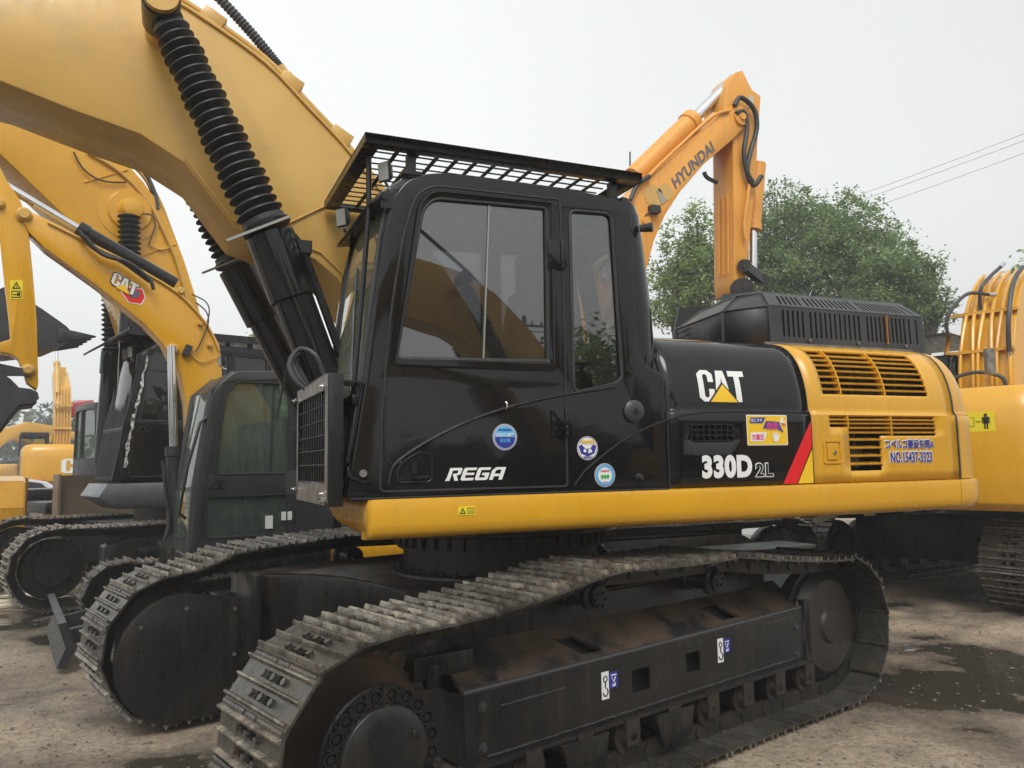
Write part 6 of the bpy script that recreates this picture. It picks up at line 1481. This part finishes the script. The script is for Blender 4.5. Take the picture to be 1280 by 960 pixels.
# ---------------------------------------------------------------- haze
b=MB(); b.box(-150,190,-150,180,-1,32); hz=build('haze',b,'dark'); hz.data.materials.clear()
m=D.materials.new('haze'); m.use_nodes=True; nt=m.node_tree; nt.nodes.clear(); out_=nd(nt,'ShaderNodeOutputMaterial'); pv=nd(nt,'ShaderNodeVolumePrincipled'); pv.inputs['Color'].default_value=(.93,.95,.96,1); pv.inputs['Density'].default_value=HAZE; nt.links.new(pv.outputs[0],out_.inputs['Volume']); hz.data.materials.append(m)
tag(hz,'pale damp haze hanging over the whole yard','haze',kind='stuff')
# ------------------------------------------------------------------ ground, sky, light
def ground():
    n=90; S=260; mb=MB()
    def cfn(i): t=(i/n*2-1); return S*math.copysign(abs(t)**2.2,t)
    rn=random.Random(3)
    for j in range(n+1):
        for i in range(n+1):
            x=cfn(i)+3; y=cfn(j)+6; mb.v.append(V((x,y,.05+ (.012*math.sin(x*1.7+y*.6)+.012*math.sin(y*2.1-x*.4)) )))
    for j in range(n):
        for i in range(n): mb.f.append((j*(n+1)+i,j*(n+1)+i+1,(j+1)*(n+1)+i+1,(j+1)*(n+1)+i)); mb.m.append(0)
    m=D.materials.new('wet_dirt_yard'); m.use_nodes=True; nt=m.node_tree; L=nt.links; b=nt.nodes['Principled BSDF']
    geo=nd(nt,'ShaderNodeNewGeometry'); co=geo.outputs['Position']
    def N(sc,de,ro=.6):
        q=nd(nt,'ShaderNodeTexNoise'); q.inputs['Scale'].default_value=sc; q.inputs['Detail'].default_value=de; q.inputs['Roughness'].default_value=ro; L.new(co,q.inputs['Vector']); return q.outputs['Fac']
    n1=N(.6,10,.65); n2=N(26,10,.75); n3=N(.38,7,.6); n4=N(110,4,.6)
    vo=nd(nt,'ShaderNodeTexVoronoi'); vo.inputs['Scale'].default_value=38; L.new(co,vo.inputs['Vector'])
    r1=ramp(nt,n1,[(.35,(.30,.245,.18,1)),(.5,(.52,.42,.31,1)),(.66,(.62,.54,.44,1))])
    r2=ramp(nt,n2,[(.36,(.5,.48,.45,1)),(.5,(.9,.88,.86,1)),(.64,(1.15,1.13,1.12,1))])
    mu=nd(nt,'ShaderNodeMix',data_type='RGBA',blend_type='MULTIPLY'); mu.inputs[0].default_value=1; L.new(r1.outputs[0],mu.inputs[6]); L.new(r2.outputs[0],mu.inputs[7])
    r4=ramp(nt,vo.outputs['Distance'],[(.08,(1.25,1.25,1.25,1)),(.3,(.9,.9,.9,1))])
    mu2=nd(nt,'ShaderNodeMix',data_type='RGBA',blend_type='MULTIPLY'); mu2.inputs[0].default_value=.6; L.new(mu.outputs[2],mu2.inputs[6]); L.new(r4.outputs[0],mu2.inputs[7])
    wet=ramp(nt,n3,[(.44,(0,0,0,1)),(.53,(1,1,1,1))]); pud=ramp(nt,n3,[(.535,(0,0,0,1)),(.548,(1,1,1,1))])
    dk=nd(nt,'ShaderNodeMix',data_type='RGBA',blend_type='MULTIPLY'); L.new(wet.outputs[0],dk.inputs[0]); L.new(mu2.outputs[2],dk.inputs[6]); dk.inputs[7].default_value=(.42,.42,.43,1)
    d2=nd(nt,'ShaderNodeMix',data_type='RGBA'); L.new(pud.outputs[0],d2.inputs[0]); L.new(dk.outputs[2],d2.inputs[6]); d2.inputs[7].default_value=(.05,.045,.035,1)
    L.new(d2.outputs[2],b.inputs['Base Color'])
    rr=ramp(nt,wet.outputs[0],[(0,(.8,.8,.8,1)),(1,(.24,.24,.24,1))]); rm=nd(nt,'ShaderNodeMix',data_type='RGBA'); L.new(pud.outputs[0],rm.inputs[0]); L.new(rr.outputs[0],rm.inputs[6]); rm.inputs[7].default_value=(.04,.04,.04,1); L.new(rm.outputs[2],b.inputs['Roughness'])
    bp=nd(nt,'ShaderNodeBump'); bp.inputs['Distance'].default_value=.035
    iv=nd(nt,'ShaderNodeMath',operation='SUBTRACT'); iv.inputs[0].default_value=1; L.new(pud.outputs[0],iv.inputs[1]); L.new(iv.outputs[0],bp.inputs['Strength'])
    su=nd(nt,'ShaderNodeMath',operation='MULTIPLY_ADD'); L.new(n4,su.inputs[0]); su.inputs[1].default_value=.25; L.new(n2,su.inputs[2])
    L.new(su.outputs[0],bp.inputs['Height']); L.new(bp.outputs[0],b.inputs['Normal'])
    M['ground']=m
    o=build('ground',mb,'ground'); tag(o,'wet brown dirt yard with puddles under the machines','ground',kind='structure')
ground()
def gravel():
    rn=random.Random(31); mb=MB()
    ico=[(0,0,1),(.9,0,.3),(.28,.85,.3),(-.73,.53,.3),(-.73,-.53,.3),(.28,-.85,.3),(0,0,-.4)]
    for k in range(7000):
        d=rn.uniform(1.8,11)**1; px=rn.uniform(-250,1550); x,y=at(px,d*rn.uniform(.9,1.2)); s_=rn.choice((.004,.005,.006,.008,.008,.011,.016))*rn.uniform(.7,1.4); a=rn.uniform(0,6.3); z=.052+.012*math.sin(x*1.7+y*.6)+.012*math.sin(y*2.1-x*.4)
        K=len(mb.v); ca,sa=math.cos(a),math.sin(a)
        for q in ico: mb.v.append(V((x+(q[0]*ca-q[1]*sa)*s_*rn.uniform(.8,1.3),y+(q[0]*sa+q[1]*ca)*s_*rn.uniform(.8,1.3),z+q[2]*s_*.6)))
        for i in range(5): j=(i+1)%5; mb.f+= [(K,K+1+i,K+1+j),(K+6,K+1+j,K+1+i)]; mb.m+=[0,0]
    M['stone']=mat('loose_stone',(.20,.165,.125),.7,base2=(.11,.09,.07),nscale=9)
    o=build('gravel',mb,'stone',weld=False); tag(o,'loose small stones scattered over the wet dirt','gravel',kind='stuff')
gravel()
w=D.worlds.new('World'); scene.world=w; w.use_nodes=True; nt=w.node_tree; L=nt.links; bg=nt.nodes['Background']
SUN_EL=R(52); SUN_AZ=R(250)      # direction the light comes FROM, measured from +X
sky=nd(nt,'ShaderNodeTexSky'); sky.sky_type='NISHITA'; sky.sun_disc=False; sky.sun_elevation=SUN_EL; sky.sun_rotation=math.pi/2-SUN_AZ; sky.dust_density=5; sky.air_density=1.5
tc=nd(nt,'ShaderNodeTexCoord')
hs=nd(nt,'ShaderNodeHueSaturation'); hs.inputs['Saturation'].default_value=.08; hs.inputs['Value'].default_value=.07; L.new(sky.outputs[0],hs.inputs['Color'])
sx=nd(nt,'ShaderNodeSeparateXYZ'); L.new(tc.outputs['Generated'],sx.inputs[0])
cn=nd(nt,'ShaderNodeTexNoise'); cn.inputs['Scale'].default_value=1.4; cn.inputs['Detail'].default_value=3; L.new(tc.outputs['Generated'],cn.inputs['Vector'])
# overcast veil: a little darker to the right of the view, soft mottling
dt=nd(nt,'ShaderNodeVectorMath',operation='DOT_PRODUCT'); dt.inputs[1].default_value=(.8,-.45,.0); L.new(tc.outputs['Generated'],dt.inputs[0])
mr=nd(nt,'ShaderNodeMapRange'); mr.inputs[1].default_value=-.6; mr.inputs[2].default_value=.9; mr.inputs[3].default_value=1.08; mr.inputs[4].default_value=.74; L.new(dt.outputs['Value'],mr.inputs[0])
mr2=nd(nt,'ShaderNodeMapRange'); mr2.inputs[1].default_value=.3; mr2.inputs[2].default_value=.7; mr2.inputs[3].default_value=.91; mr2.inputs[4].default_value=1.06; L.new(cn.outputs['Fac'],mr2.inputs[0])
ml=nd(nt,'ShaderNodeMath',operation='MULTIPLY'); L.new(mr.outputs[0],ml.inputs[0]); L.new(mr2.outputs[0],ml.inputs[1])
vm=nd(nt,'ShaderNodeVectorMath',operation='SCALE'); vm.inputs[0].default_value=SKYC; L.new(ml.outputs[0],vm.inputs['Scale'])
ad=nd(nt,'ShaderNodeVectorMath',operation='ADD'); L.new(vm.outputs[0],ad.inputs[0]); L.new(hs.outputs[0],ad.inputs[1])
L.new(ad.outputs[0],bg.inputs['Color']); bg.inputs['Strength'].default_value=1.0
sun=D.objects.new('sun',D.lights.new('sun','SUN')); col.objects.link(sun); sun.data.energy=SUNE; sun.data.angle=R(25); sun.data.color=(1,.97,.92)
sd=V((math.cos(SUN_AZ)*math.cos(SUN_EL),math.sin(SUN_AZ)*math.cos(SUN_EL),math.sin(SUN_EL))); sun.rotation_euler=sd.to_track_quat('Z','Y').to_euler()
scene.view_settings.view_transform='Standard'; scene.view_settings.look='None'; scene.view_settings.exposure=EXPO; scene.view_settings.gamma=1
scene.render.engine='CYCLES'; scene.cycles.use_denoising=True
scene.cycles.max_bounces=8; scene.cycles.transparent_max_bounces=12; scene.cycles.volume_bounces=0; scene.cycles.caustics_reflective=False; scene.cycles.caustics_refractive=False
scene.cycles.sample_clamp_indirect=4
